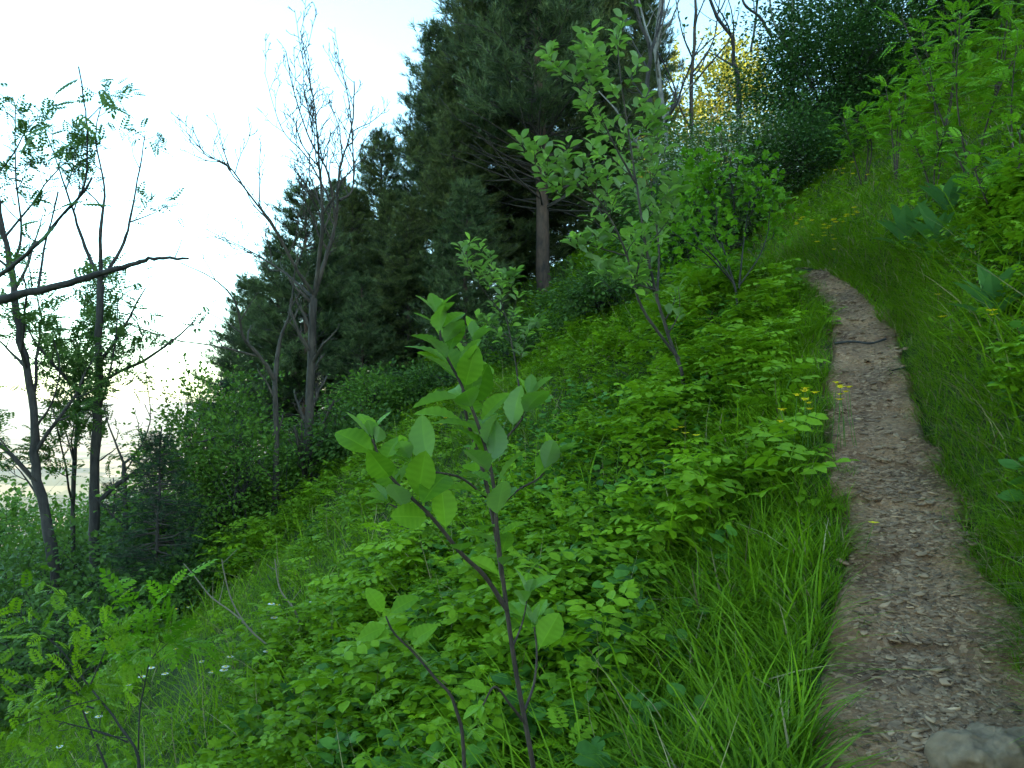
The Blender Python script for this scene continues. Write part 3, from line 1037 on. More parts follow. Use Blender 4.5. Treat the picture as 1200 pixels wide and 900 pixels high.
# ------------------------------------------------------------------ bare trees
twigk = dict(density=4.4, ratio=0.33, f0=0.18, up=0.09, jit=0.15, spread=0.55, minr=0.0058)
px_tree('bare_tree', 'large bare grey tree with a straight trunk and a wide spread of leafless twigs', 'tree', 13.0, [
    ([(360, 560), (363, 470), (367, 350)], 0.110, 0.105),
    ([(367, 350), (381, 305, .1), (393, 262, .2), (398, 200, .3), (412, 150, .3), (415, 95, .2)], 0.070, 0.014),
    ([(369, 345), (378, 260, -.3), (374, 190, -.4), (368, 120, -.5), (352, 36, -.6)], 0.056, 0.010),
    ([(393, 262, .2), (385, 205, .0), (364, 165, -.2), (345, 110, -.3), (335, 60, -.4)], 0.036, 0.010),
    ([(398, 235, .2), (414, 215, .5), (409, 120, .8), (394, 60, 1.0)], 0.036, 0.010),
    ([(368, 345), (345, 312, -.3), (322, 268, -.5), (290, 225, -.6), (268, 195, -.7), (240, 180, -.8), (225, 148, -.8)], 0.05, 0.010),
    ([(270, 200, -.7), (262, 175, -.8), (250, 132, -.9)], 0.022, 0.007),
    ([(366, 348), (340, 325, .4), (312, 305, .6), (285, 290, .8), (240, 268, 1.0)], 0.04, 0.010),
    ([(395, 250, .2), (360, 185, .6), (330, 150, .8), (310, 85, .9)], 0.03, 0.008),
], M['barkgrey'], seed=4, level=3, gk=twigk)
px_tree('bare_tree', 'thin bare tree with long drooping boughs to the left of the straight grey trunk', 'tree', 12.6, [
    ([(322, 610), (324, 520), (322, 445)], 0.072, 0.062),
    ([(322, 445), (305, 418, -.2), (285, 395, -.4), (278, 360, -.6), (255, 330, -.8), (212, 308, -1.0)], 0.058, 0.012),
    ([(305, 418, -.2), (250, 405, -.4), (205, 398, -.6), (145, 378, -.8)], 0.028, 0.008),
    ([(322, 448), (328, 400, .2), (340, 365, .3), (345, 320, .5), (352, 280, .6)], 0.060, 0.012),
    ([(283, 390, -.4), (260, 375, -.4), (210, 350, -.4)], 0.020, 0.007),
], M['barkgrey'], seed=9, level=3, gk=dict(twigk, density=1.6))
px_tree('bare_tree', 'small forked bare tree between the leafy trunks and the young spruce', 'tree', 12.0, [
    ([(147, 622), (146, 575), (145, 543)], 0.055, 0.045),
    ([(145, 543), (134, 515, -.1), (126, 494, -.2), (122, 478, -.2)], 0.030, 0.010),
    ([(145, 543), (160, 530, .2), (173, 505, .3), (176, 478, .4), (170, 432, .5)], 0.032, 0.009),
], M['barkdark'], seed=13, level=2, gk=dict(twigk, density=2.0))
# trees at the top, behind the slender whitebeam
px_tree('bare_tree', 'pair of dark crooked bare trunks rising behind the leafy whitebeam', 'tree', 17.0, [
    ([(768, 230), (766, 150), (758, 100), (762, 60), (748, 20), (735, -40)], 0.10, 0.04),
    ([(762, 60), (775, 20, .3), (780, -60, .4)], 0.05, 0.03),
    ([(766, 170), (790, 120, .3), (788, 95, .4), (770, 60, .4)], 0.05, 0.02),
], M['barkdark'], seed=15, level=3, gk=dict(twigk, density=1.1))
px_tree('bare_tree', 'pale grey bare trunk at the top, right of the dark crooked pair', 'tree', 18.0, [
    ([(782, 220), (780, 160), (773, 100), (768, 50), (774, 0), (778, -60)], 0.11, 0.05),
    ([(770, 70), (756, 30, .3), (742, -30, .6)], 0.05, 0.03),
], M['barkpale'], seed=16, level=3, gk=dict(twigk, density=1.0))
px_tree('tall_tree', 'tall thin tree with few young leaves against the sky at the top', 'tree', 21.0, [
    ([(811, 190), (810, 100), (813, 60), (815, 0), (815, -80)], 0.09, 0.05),
    ([(812, 70), (800, 40, .3), (792, 0, .6)], 0.04, 0.02),
    ([(812, 85), (835, 50, .3), (842, 10, .5), (850, -40, .6)], 0.04, 0.02),
], M['barkgrey'], leaf=leaves_at_tips('leaf', M['ash'], 0.13, 2, keep=0.55), seed=18, level=3, gk=dict(twigk, density=1.0))
px_tree('bare_tree', 'leaning dark trunk over the hawthorn with one bent bough', 'tree', 19.0, [
    ([(865, 95), (860, 75), (858, 45), (840, 20), (825, -20)], 0.09, 0.05),
    ([(905, 45, .3), (890, 20, .2), (872, 5, .0), (866, -20, 0)], 0.06, 0.04),
    ([(880, 60), (886, 20, .4), (890, -40, .6)], 0.05, 0.04),
], M['barkdark'], seed=20, level=2, gk=dict(twigk, density=1.2))
px_tree('bare_tree', 'straight pale trunks behind the dark yew at the top edge', 'tree', 22.0, [
    ([(928, 70), (928, 30), (930, -60)], 0.10, 0.07),
    ([(928, 60), (905, 20, .3), (900, -50, .6)], 0.06, 0.04),
], M['barkpale'], seed=22, level=2, gk=dict(twigk, density=0.8))

# ------------------------------------------------------------------ leafy thin trees on the left
ashk = dict(density=1.5, ratio=0.34, f0=0.3, up=0.10, jit=0.14, spread=0.65, minr=0.0045)
px_tree('ash_tree', 'curving dark trunk of a thin leafy tree nearest the left edge', 'tree', 11.5, [
    ([(68, 705), (60, 640), (42, 545), (40, 480), (24, 400), (14, 320), (2, 262), (-8, 200)], 0.115, 0.045),
    ([(42, 500), (62, 470, -.2), (70, 430, -.3), (62, 395, -.4)], 0.03, 0.01),
    ([(14, 320), (25, 270, .3), (18, 200, .4), (18, 125, .5)], 0.04, 0.01),
    ([(30, 430), (10, 410, .2), (-20, 380, .3)], 0.04, 0.02),
    ([(60, 610), (30, 560, .3), (0, 530, .4)], 0.03, 0.01),
    ([(48, 570), (20, 540, -.3), (-10, 500, -.4)], 0.03, 0.01),
], M['barkdark'], leaf=leaves_at_tips('ash', M['ash'], 0.24, 5, keep=0.85, spread=.1), seed=31, level=3, gk=ashk, group='thin leafy trees at the left')
px_tree('ash_tree', 'slimmest leafy tree, tufted with leaves, between the two taller trunks', 'tree', 13.0, [
    ([(85, 660), (86, 560), (92, 480), (96, 430), (108, 390)], 0.065, 0.02),
    ([(92, 480), (88, 430, .2), (98, 380, .2), (100, 345, .3)], 0.035, 0.01),
    ([(86, 540), (75, 500, .2), (62, 480, .3)], 0.02, 0.01),
    ([(94, 450), (118, 430, .2), (135, 415, .2)], 0.02, 0.008),
], M['barkdark'], leaf=leaves_at_tips('ash', M['ash'], 0.24, 5, keep=0.95, spread=.1), seed=33, level=3, gk=dict(ashk, density=2.0), group='thin leafy trees at the left')
px_tree('ash_tree', 'tallest thin leafy tree forking high against the white sky', 'tree', 12.3, [
    ([(110, 650), (112, 540), (115, 440), (118, 330)], 0.115, 0.085),
    ([(118, 330), (100, 290, .2), (85, 245, .3), (70, 200, .3), (52, 150, .4)], 0.06, 0.012),
    ([(118, 330), (118, 270, -.2), (122, 220, -.2), (112, 160, -.1), (118, 125, 0)], 0.05, 0.012),
    ([(122, 325), (145, 285, .2), (155, 245, .3), (165, 190, .4), (170, 158, .4)], 0.05, 0.012),
    ([(116, 480), (128, 440, -.3), (136, 390, -.3), (138, 350, -.4)], 0.04, 0.01),
], M['barkdark'], leaf=leaves_at_tips('ash', M['ash'], 0.24, 5, keep=0.85, spread=.1), seed=35, level=3, gk=ashk, group='thin leafy trees at the left')
# the near tree whose trunk stands outside the left edge: boughs reach into view
near = px_tree('ash_tree', 'near dark bough with feathery leaves reaching in from the left edge', 'tree', 4.6, [
    ([(-190, 800), (-170, 640), (-120, 480), (-60, 372), (0, 351), (60, 337), (112, 322), (160, 308), (185, 302), (221, 303)], 0.06, 0.011),
    ([(-80, 400), (-30, 345, -.1), (10, 315, -.2), (45, 285, -.3), (75, 250, -.3), (96, 225, -.4), (103, 180, -.4), (100, 130, -.5), (92, 78, -.5)], 0.026, 0.005),
    ([(45, 338), (52, 290, .1), (60, 260, .2), (68, 225, .2)], 0.012, 0.007),
    ([(38, 335), (35, 318, -.1), (33, 300, -.1), (36, 275, -.1)], 0.006, 0.003),
    ([(75, 250, -.3), (98, 225, -.4), (108, 208, -.4)], 0.012, 0.008),
    ([(103, 140, -.5), (115, 128, -.5), (122, 122, -.5)], 0.005, 0.003),
    ([(205, 302), (210, 290, 0), (213, 281, 0)], 0.005, 0.003),
], M['barkdark'], seed=37, level=0, ground=True)
gl = G()
r = np.random.default_rng(3)
spots = [(122, 122), (118, 105), (125, 112), (108, 118), (85, 130), (70, 145), (92, 165), (60, 155), (45, 155), (75, 168), (85, 178), (95, 120), (112, 100), (100, 90),
         (105, 235), (60, 255), (90, 240), (70, 262), (52, 258)]
P = np.array([at(x, y, 4.1 + r.uniform(-0.2, 0.2)) for x, y in spots])
D = np.stack([np.where(P[:, 0] < at(97, 100, 4.1)[0], -1.0, 1.0) * r.uniform(0.6, 1.1, len(P)), r.normal(0, 0.3, len(P)), r.normal(-0.1, 0.25, len(P))], -1)
gl.inst(LF['pinn7'], P, D, np.stack([r.normal(0, .3, len(P)), -0.8 + 0 * P[:, 0], np.ones(len(P))], -1), 0.16 * r.uniform(0.7, 1.2, len(P)), r.uniform(0.2, 0.8, len(P)))
gl.build('crown', M['ash'], near)

# ------------------------------------------------------------------ bushes of the middle distance
BUSHES = [  # px, depth, top py, half width m, leaf kind, size, material, clumps, label
    (262, 14.2, 425, 1.3, 'leaf', 0.08, 'bushmid', 240, 'tall grey-green bush in front of the low pine'),
    (228, 12.6, 505, 1.1, 'leaf', 0.08, 'bushmid', 150, 'leafy bush to the right of the young spruce'),
    (290, 12.4, 490, 1.0, 'leaf', 0.07, 'bushmid', 150, 'leafy bush at the foot of the thin bare tree'),
    (175, 11.6, 610, 1.1, 'leaf', 0.09, 'bush', 130, 'low dull green bush under the young spruce'),
    (60, 13.5, 600, 1.3, 'leaf', 0.11, 'bushmid', 110, 'leafy scrub behind the trunks at the left edge'),
    (120, 14.5, 625, 1.2, 'leaf', 0.10, 'bush', 120, 'low scrub between the left trunks'),
    (10, 11.0, 640, 1.1, 'leaf', 0.10, 'bush', 110, 'dull leafy bush cut by the left edge of the view'),
    (385, 14.0, 525, 1.1, 'leaf', 0.09, 'bushmid', 130, 'green bush just right of the bare grey trunk'),
    (445, 14.5, 440, 1.0, 'leaf', 0.08, 'bushmid', 120, 'bush at the edge of the dark pines'),
    (420, 13.0, 530, 0.7, 'leaf', 0.08, 'bush', 80, 'low bush at the top of the open slope under the pines'),
    (225, 10.6, 655, 0.7, 'leaf', 0.08, 'bush', 80, 'low bush with dead twigs in front of the young spruce'),
    (95, 9.8, 690, 0.9, 'leaf', 0.09, 'bush', 90, 'low dull bush in front of the curving dark trunk'),
    (500, 15.0, 430, 1.2, 'leaf', 0.08, 'bush', 120, 'dark bush at the foot of the pines behind the sapling tip'),
    (720, 13.0, 325, 1.2, 'leaf', 0.08, 'bush', 130, 'dark green bush where the slope meets the pines'),
    (605, 14.0, 385, 1.3, 'leaf', 0.07, 'bush', 130, 'brownish green bush under the tall pine'),
]
for i, (px, d, top, hw, kind, size, mt, ncl, lab) in enumerate(BUSHES):
    X = (px - 600) / 900 * d
    hh = max(0.7, at(px, top, d)[2] - hgt(X, d))
    bush('bush', lab, 'bush', (X, d), (hw, hw * 0.9, hh * 0.5), ncl, 34, kind, size, M[mt], M['barkdark'], 100 + i, cl=0.20 + 0.04 * hw, group='bushes below the dark wood')

# dark bushes and blossom at the top of the path
UP = [
    ('hawthorn', 'hawthorn bush with white blossom beside the dark yew', 'hawthorn', 858, 13.6, 125, 1.15, 'haw', 0.06, 240, 0.55),
    ('hawthorn', 'second hawthorn with sparse blossom behind the bright shrub', 'hawthorn', 800, 14.6, 150, 1.3, 'haw', 0.07, 200, 0.25),
    ('yew_bush', 'large dark bush over the bend of the path', 'bush', 980, 15.0, 10, 1.7, 'yew', 0.065, 800, 0),
    ('yew_bush', 'dark bush at the top edge, right of the bend', 'bush', 1050, 16.0, -80, 2.5, 'yew', 0.07, 640, 0),
    ('yew_bush', 'dark bush above the bright saplings in the top right corner', 'bush', 1150, 14.5, -160, 2.4, 'yew', 0.07, 480, 0),
    ('yew_bush', 'dark thicket low behind the bright shrub', 'bush', 800, 14.0, 215, 1.3, 'yew', 0.07, 180, 0),
    ('yew_bush', 'dark bush low beside the bend of the path', 'bush', 935, 13.8, 140, 1.1, 'yew', 0.06, 240, 0),
]
for i, (nm, lab, cat, px, d, top, hw, mt, size, ncl, bl) in enumerate(UP):
    X = (px - 600) / 900 * d
    hh = max(0.8, at(px, top, d)[2] - hgt(X, d))
    bush(nm, lab, cat, (X, d), (hw, hw * 0.9, hh * 0.5), ncl, 40, 'leaf', size, M[mt], M['barkdark'], 140 + i, cl=0.26, blossom=bl)

# trees in the sun far up the ridge
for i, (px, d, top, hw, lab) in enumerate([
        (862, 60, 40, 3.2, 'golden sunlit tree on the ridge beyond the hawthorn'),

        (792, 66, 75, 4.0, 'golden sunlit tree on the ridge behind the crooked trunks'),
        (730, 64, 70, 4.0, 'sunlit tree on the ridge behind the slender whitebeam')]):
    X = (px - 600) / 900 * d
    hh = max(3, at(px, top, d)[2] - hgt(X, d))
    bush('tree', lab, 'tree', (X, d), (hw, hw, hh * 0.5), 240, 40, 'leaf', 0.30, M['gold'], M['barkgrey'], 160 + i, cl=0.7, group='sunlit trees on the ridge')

# ------------------------------------------------------------------ slender whitebeam beside the path
def rosettes(kind, mat, size, n=(5, 8), up=0.9, keep=1.0, side=0.58):
    def f(tips, r):
        gl = G(); P, D, T = [], [], []
        for p, d, lv in tips:
            if r.random() > keep: continue
            d = d / (np.linalg.norm(d) + 1e-9) + np.array((0, 0, up))
            d /= np.linalg.norm(d)
            m = r.integers(*n)
            a0 = r.uniform(0, 6.28); tt = r.uniform(0.25, 0.8)
            A = np.cross(d, (0.2, 0.5, 0.1)); A /= np.linalg.norm(A); B = np.cross(d, A)
            for i in range(m):
                a = a0 + i * 2.4
                P.append(p - d * 0.02 * i); D.append(d * (1 - side) + side * (A * math.cos(a) + B * math.sin(a)) + r.normal(0, 0.12, 3)); T.append(tt + r.normal(0, 0.12))
        P, D = np.array(P), np.array(D); N = len(P)
        # upper leaf side faces up and towards the shoot axis
        nrm = np.array((0, 0, 1.0)) - 0.35 * D + r.normal(0, 0.25, (N, 3))
        gl.inst(LF[kind], P, D, nrm, size * r.uniform(0.65, 1.15, N), np.clip(T, 0, 1))
        return gl, mat
    return f


px_tree('whitebeam_tree', 'slender pale green young tree leaning left beside the path', 'tree', 7.0, [
    ([(800, 442), (784, 395), (768, 340), (757, 290), (748, 230), (738, 165), (728, 95), (722, 40)], 0.026, 0.007),
    ([(795, 420), (752, 360, -.2), (735, 300, -.3), (712, 250, -.4), (685, 215, -.5), (660, 190, -.6)], 0.022, 0.006),
    ([(770, 350), (772, 290, .3), (764, 230, .3), (760, 180, .4), (756, 140, .4)], 0.018, 0.006),
    ([(745, 215), (715, 160, -.2), (690, 100, -.3), (680, 60, -.3)], 0.016, 0.005),
    ([(735, 300, -.3), (700, 290, -.4), (668, 280, -.4)], 0.012, 0.005),
    ([(712, 250, -.4), (665, 225, -.3), (640, 210, -.4), (612, 165, -.5)], 0.013, 0.004),
    ([(690, 110, -.3), (660, 85, -.4), (640, 62, -.4)], 0.009, 0.004),
    ([(757, 290), (785, 255, .1), (795, 215, .2)], 0.010, 0.004),
    ([(768, 340), (735, 330, -.3), (700, 318, -.4)], 0.010, 0.004),
], M['barkgrey'], leaf=rosettes('oval', M['white'], 0.118, (5, 8)), seed=41, level=1, gk=dict(density=9, ratio=0.25, f0=0.25, up=0.16, jit=0.15, spread=0.75, minr=0.003, lmax=0.42))
px_tree('whitebeam_tree', 'small pale green sapling on the open slope below the pines', 'tree', 9.4, [
    ([(611, 478), (605, 430), (597, 390), (590, 362), (580, 335), (575, 300)], 0.020, 0.006),
    ([(592, 370), (570, 345, -.1), (553, 320, -.2), (540, 290, -.2)], 0.012, 0.004),
    ([(600, 400), (622, 385, .1), (630, 378, .2)], 0.008, 0.004),
    ([(588, 360), (600, 335, .1), (604, 318, .1)], 0.008, 0.004),
    ([(597, 395), (575, 380, .2), (560, 375, .2)], 0.008, 0.004),
], M['barkgrey'], leaf=rosettes('oval', M['white'], 0.12, (5, 8)), seed=43, level=1, gk=dict(density=8.0, ratio=0.3, f0=0.3, up=0.16, jit=0.15, spread=0.75, minr=0.003, lmax=0.4))

# ------------------------------------------------------------------ foreground sapling
def hero():
    r = np.random.default_rng(51)
    d0 = 1.45
    mains = [
        ([(636, 985, .05), (625, 900), (605, 790), (592, 700), (583, 625), (577, 560), (561, 500), (540, 450), (520, 410), (513, 372)], 0.0056, 0.0022),
        ([(589, 680), (580, 620, .05), (568, 560, .08), (556, 520, .1), (545, 480, .1), (543, 440, .12), (555, 400, .12)], 0.0050, 0.0025),
        ([(594, 715), (568, 675, -.03), (540, 648, -.06), (505, 605, -.1), (470, 572, -.12), (448, 545, -.14), (437, 515, -.15)], 0.0046, 0.0020),
        ([(617, 850), (598, 826, -.05), (580, 805, -.08), (566, 826, -.1)], 0.0028, 0.0015),
        ([(615, 832), (626, 800, .05), (629, 765, .08), (626, 735, .1)], 0.0030, 0.0015),
        ([(600, 760), (612, 730, .05), (618, 700, .06)], 0.0022, 0.0012),
        ([(566, 545, .1), (592, 515, .1), (612, 490, .12), (620, 468, .13)], 0.0028, 0.0016),
        ([(572, 585, 0), (540, 560, -.05), (505, 552, -.08), (482, 540, -.1)], 0.0026, 0.0015),
        ([(505, 605, -.1), (478, 600, -.1), (455, 590, -.1)], 0.0022, 0.0012),
        ([(581, 600), (606, 575, .08), (632, 560, .1), (645, 540, .1)], 0.0024, 0.0014),
    ]
    P0 = px_line(mains[0][0], d0)
    b = base_point(P0[0])
    root = empty('sapling', b, 'foreground sapling with large bright oval leaves on thin dark stems', 'sapling')
    st, gl = G(), G()
    pos, dirs, nrm, size, tint = [], [], [], [], []
    for i, (pts, r0, r1) in enumerate(mains):
        P = px_line(pts, d0)
        if i == 0: P = np.vstack([b - np.array((0, 0, 0.05)), P])
        P = smooth_line(P, 6)
        st.tube(P, np.linspace(r0, r1, len(P)), 7)
        f0 = (0.42, 0.25, 0.30, 0.75, 0.55, 0.4, 0.35, 0.35, 0.4, 0.35)[i]
        L = np.linalg.norm(np.diff(P, axis=0), axis=1).sum()
        n = max(2, int(L * (1 - f0) / 0.031))
        for j in range(n):
            f = f0 + (1 - f0) * (j + 0.5) / n
            x = f * (len(P) - 1); q = min(int(x), len(P) - 2)
            p = P[q] + (P[q + 1] - P[q]) * (x - q)
            t = P[q + 1] - P[q]; t /= np.linalg.norm(t)
            a = j * 2.4 + i
            A = np.cross(t, (0.1, 1, 0.2)); A /= np.linalg.norm(A); B = np.cross(t, A)
            out = A * math.cos(a) + B * math.sin(a)
            dd = out * 0.75 + t * 0.45 + np.array((0, 0, 0.30)) + r.normal(0, 0.22, 3)
            pos.append(p); dirs.append(dd)
            nrm.append(np.array((0, -0.25, 0.8)) + 0.3 * t - 0.25 * out + r.normal(0, 0.42, 3))
            big = 0.053 + 0.028 * math.sin(min(1, (j + 1) / n * 1.3) * 2.6)
            if f > 0.93: big *= 0.75
            if i == 3: big *= 0.5
            size.append(big * r.uniform(0.8, 1.2)); tint.append(np.clip(r.normal(0.5, 0.2), 0, 1))
        e = P[-1]; t = P[-1] - P[-3]; t /= np.linalg.norm(t)
        for j in range(4):
            a = j * 1.57 + i
            A = np.cross(t, (0.1, 1, 0.2)); A /= np.linalg.norm(A); B = np.cross(t, A)
            pos.append(e); dirs.append(t * 0.8 + 0.5 * (A * math.cos(a) + B * math.sin(a)) + np.array((0, 0, .2)))
            nrm.append(np.array((0, 0, 1.0)) - 0.5 * (A * math.cos(a) + B * math.sin(a)))
            size.append((0.03 if i == 3 else 0.05) * r.uniform(0.7, 1.2)); tint.append(0.7)
    pos, dirs, nrm, size, tint = map(np.array, (pos, dirs, nrm, size, tint))
    h2 = r.integers(0, 4, len(pos))
    VL = [t_veined(14, .30, .30, .25), t_veined(14, .33, .12, .45, twist=.25), t_veined(12, .28, .45, .15, twist=-.2), t_veined(14, .32, .2, .05, twist=.15)]
    for k in range(4):
        q = h2 == k
        gl.inst(VL[k][:2], pos[q], dirs[q], nrm[q], size[q], tint[q], VL[k][2])
    st.build('stem', M['barksap'], root, smooth=True)
    gl.build('foliage', M['hero'], root, smooth=True)
    # the small shoot left of it
    pts = [(545, 940), (534, 830), (510, 795), (485, 765), (462, 742), (452, 722)]
    P = px_line(pts, 1.7)
    b = base_point(P[0])
    root2 = empty('sapling', b, 'short thin shoot with a few oval leaves left of the foreground sapling', 'sapling')
    P = smooth_line(np.vstack([b - np.array((0, 0, .04)), P]), 5)
    s2, g2 = G(), G()
    s2.tube(P, np.linspace(0.005, 0.0018, len(P)), 6)
    ls = [(470, 748, 1, .3), (462, 742, -1, .1), (452, 722, -.5, .9), (453, 722, .8, .6), (478, 758, .6, .6), (458, 732, -1, -.3)]
    pp = np.array([at(a, c, 1.7) for a, c, _, _ in ls]); dd = np.array([(x, r.normal(0, .3), z) for _, _, x, z in ls])
    g2.inst(VL[0][:2], pp, dd, np.array([(-x * .3, -.75, .75) for _, _, x, z in ls]), 0.062 * r.uniform(.8, 1.15, len(ls)), r.uniform(.4, .8, len(ls)), VL[0][2])
    s2.build('stem', M['barksap'], root2, smooth=True)
    g2.build('foliage', M['hero'], root2, smooth=True)


hero()

# ------------------------------------------------------------------ bright shrub left of the path, saplings on the bank
px_tree('shrub', 'bright green shrub with dark crooked stems beside the bend of the path', 'shrub', 8.6, [
    ([(862, 340), (845, 310), (822, 285), (812, 265)], 0.018, 0.008),
    ([(862, 338), (842, 270, .2), (838, 230, .3), (828, 200, .3)], 0.016, 0.006),
    ([(866, 338), (872, 280, .2), (878, 240, .3), (885, 205, .4)], 0.016, 0.006),
    ([(858, 330), (830, 300, -.3), (800, 280, -.4), (775, 262, -.4)], 0.014, 0.006),
    ([(866, 335), (890, 300, .1), (900, 270, .2), (902, 240, .2)], 0.014, 0.006),
    ([(845, 290, .1), (815, 240, .4), (800, 220, .6)], 0.012, 0.006),
], M['barkdark'], leaf=leaves_at_tips('palm', M['maple'], 0.115, 7, spread=0.11), seed=61, level=2, gk=dict(density=4.5, ratio=0.42, f0=0.25, up=0.10, jit=0.18, spread=0.75, minr=0.003))

ROWANS = [  # px, -, base py, top py, width, label
    (1050, 0, 215, 80, 0.6, 'rowan sapling with feathery leaves over the bank of the path'),
    (1138, 0, 215, -10, 0.7, 'tallest feathery rowan sapling on the bank'),
    (1190, 0, 215, 20, 0.5, 'feathery rowan sapling cut by the right edge of the view'),
    (1012, 0, 222, 118, 0.5, 'small rowan sapling nearest the dark yew'),
    (1100, 0, 175, 5, 0.6, 'rowan sapling behind the tallest one'),
    (1095, 0, 235, 140, 0.45, 'low rowan sapling above the rosette plants'),
    (1178, 0, 270, 150, 0.4, 'low rowan sapling among the dead stalks'),
    (1165, 0, 120, -60, 0.7, 'rowan sapling in the top right corner in front of the dark bush'),
]
for i, (px, d, by, ty, w, lab) in enumerate(ROWANS):
    r = np.random.default_rng(200 + i)
    b = hit(px, by, 3, 12); d = b[1]
    b[2] = hgt(b[0], b[1])
    top = at(px, ty, d)
    H = max(0.8, top[2] - b[2])
    root = empty('rowan_sapling', b, lab, 'sapling', 'rowan saplings on the bank')
    st, gl = G(), G()
    pos, dr, nr, tn = [], [], [], []
    for q in range(3):
        tip = b + np.array((r.normal(0, w * 0.5), r.normal(0, w * 0.4), H * r.uniform(0.75, 1.0)))
        P = smooth_line([b - np.array((0, 0, .05)), b + (tip - b) * 0.5 + r.normal(0, .06, 3), tip], 6)
        st.tube(P, np.linspace(0.012, 0.004, len(P)), 6)
        n = int(7 + H * 8)
        for j in range(n):
            f = 0.42 + 0.58 * (j + r.random()) / n
            x = f * (len(P) - 1); k = min(int(x), len(P) - 2)
            p = P[k] + (P[k + 1] - P[k]) * (x - k)
            a = j * 2.4 + q
            o_ = np.array((math.cos(a), math.sin(a), 0.25 + 0.5 * (f > 0.9)))
            l = w * 0.55 * (1.2 - f * 0.6) * r.uniform(0.4, 1.0)
            p2 = p + o_ * l
            st.tube(np.array([p, (p + p2) / 2 + (0, 0, .02), p2]), (0.004, 0.003, 0.002), 4, cap=False)
            for m in range(3):
                pos.append(p + (p2 - p) * (0.45 + 0.27 * m)); dr.append(o_ + r.normal(0, .45, 3) + (0, 0, .1)); nr.append((r.normal(0, .3), r.normal(-.25, .3), 1)); tn.append(r.uniform(.15, .95))
    N = len(pos)
    gl.inst(LF['pinn'], np.array(pos), np.array(dr), np.array(nr), 0.155 * r.uniform(.7, 1.25, N), np.array(tn))
    st.build('stem', M['barksap'], root, smooth=True)
    gl.build('foliage', M['rowan'], root)

# leafy shrub low at the left with thin dark stems
px_tree('shrub', 'leafy yellow-green shrub on thin dark crossing stems in the bottom left corner', 'shrub', 3.9, [
    ([(165, 905), (140, 850), (105, 805), (70, 760), (50, 745)], 0.010, 0.004),
    ([(125, 900), (100, 840), (82, 790), (65, 765)], 0.009, 0.004),
    ([(150, 870), (120, 858), (85, 850), (50, 845)], 0.006, 0.003),
    ([(110, 830), (60, 815), (20, 800)], 0.006, 0.003),
    ([(105, 805), (120, 770), (130, 745)], 0.006, 0.003),
], M['barkdark'], leaf=leaves_at_tips('pinn', M['herb'], 0.105, 4, spread=0.08, tilt=.6, keep=.75), seed=66, level=2, gk=dict(density=6.0, ratio=0.36, f0=0.3, up=0.08, jit=0.18, spread=0.75, minr=0.002))
px_tree('shrub', 'small feathery rowan shoot standing in the grass with daisies', 'shrub', 5.2, [
    ([(163, 842), (170, 800), (176, 765), (172, 735)], 0.008, 0.004),
    ([(170, 800), (150, 775), (135, 765)], 0.005, 0.003),
    ([(174, 775), (195, 755), (205, 745)], 0.005, 0.003),
], M['barkdark'], leaf=leaves_at_tips('pinn', M['rowan'], 0.20, 4, spread=0.05), seed=68, level=1, gk=dict(density=8.0, ratio=0.5, f0=0.4, up=0.08, jit=0.18, spread=0.8, minr=0.002))

for i, (px, d, top, hw, lab) in enumerate([
        (20, 24, 560, 2.0, 'pale green tree on the steep slope below, behind the curving trunk'),
        (75, 30, 590, 2.2, 'pale green tree top lower down the slope between the left trunks'),
        (140, 27, 575, 1.9, 'pale green tree below the slope behind the small forked bare tree'),
        (-30, 20, 530, 1.8, 'leafy tree at the left edge below the slope'),
        (190, 34, 560, 2.2, 'pale tree far below the slope left of the young spruce')]):
    X = (px - 600) / 900 * d
    hh = max(2.5, at(px, top, d)[2] - hgt(X, d))
    bush('tree', lab, 'tree', (X, d), (hw, hw, hh * 0.5), 170, 30, 'leaf', 0.15, M['bushmid'], M['barkdark'], 180 + i, cl=0.38, group='trees below the slope')


# ------------------------------------------------------------------ ground cover
def scatter(N, rmin, rmax, a0=-50, a1=52, seed=0, pw=1.0):
    """Points round the viewer on the hillside, thinner with distance."""
    r = np.random.default_rng(seed)
    rr = rmin + (rmax - rmin) * r.random(N) ** pw
    a = np.radians(r.uniform(a0, a1, N))
    return rr * np.sin(a), rr * np.cos(a), rr, r


def herb_tpl(kind, seed, n=9, h=0.42, ls=0.17):
    """Leaves and stem of one herb, base at the origin (two G-ready lists)."""
    r = np.random.default_rng(seed)
    lean = r.normal(0, 0.08, 2)
    parts = []
    for i in range(n):
        f = 0.25 + 0.75 * (i + 0.5) / n
        a = i * 2.4 + r.uniform(-.3, .3)
        o_ = np.array((math.cos(a), math.sin(a), 0.50 - 0.35 * (1 - f) + r.normal(0, .3)))
        p = np.array((lean[0] * f, lean[1] * f, h * f * 0.82))
        parts.append(place(LF[kind], p, o_, np.array((r.normal(0, .42), r.normal(0, .42), 1.0)) - .2 * o_, ls * r.uniform(.75, 1.25) * (1.25 - .45 * f)))
    return merge(parts), lean


def multi(g, tpl, x, y, z, rot, sc_, tint):
    """Many upright copies of a template in one mesh."""
    V, Q = tpl
    N = len(x)
    c, s = np.cos(rot), np.sin(rot)
    W = np.empty((N, len(V), 3), np.float32)
    W[:, :, 0] = (V[None, :, 0] * c[:, None] - V[None, :, 1] * s[:, None]) * sc_[:, None] + x[:, None]
    W[:, :, 1] = (V[None, :, 0] * s[:, None] + V[None, :, 1] * c[:, None]) * sc_[:, None] + y[:, None]
    W[:, :, 2] = V[None, :, 2] * sc_[:, None] + z[:, None]
    QQ = (Q[None] + (np.arange(N) * len(V))[:, None, None]).reshape(-1, 4)
    g.add(W.reshape(-1, 3), QQ, None, np.repeat(np.asarray(tint, np.float32), len(V)))


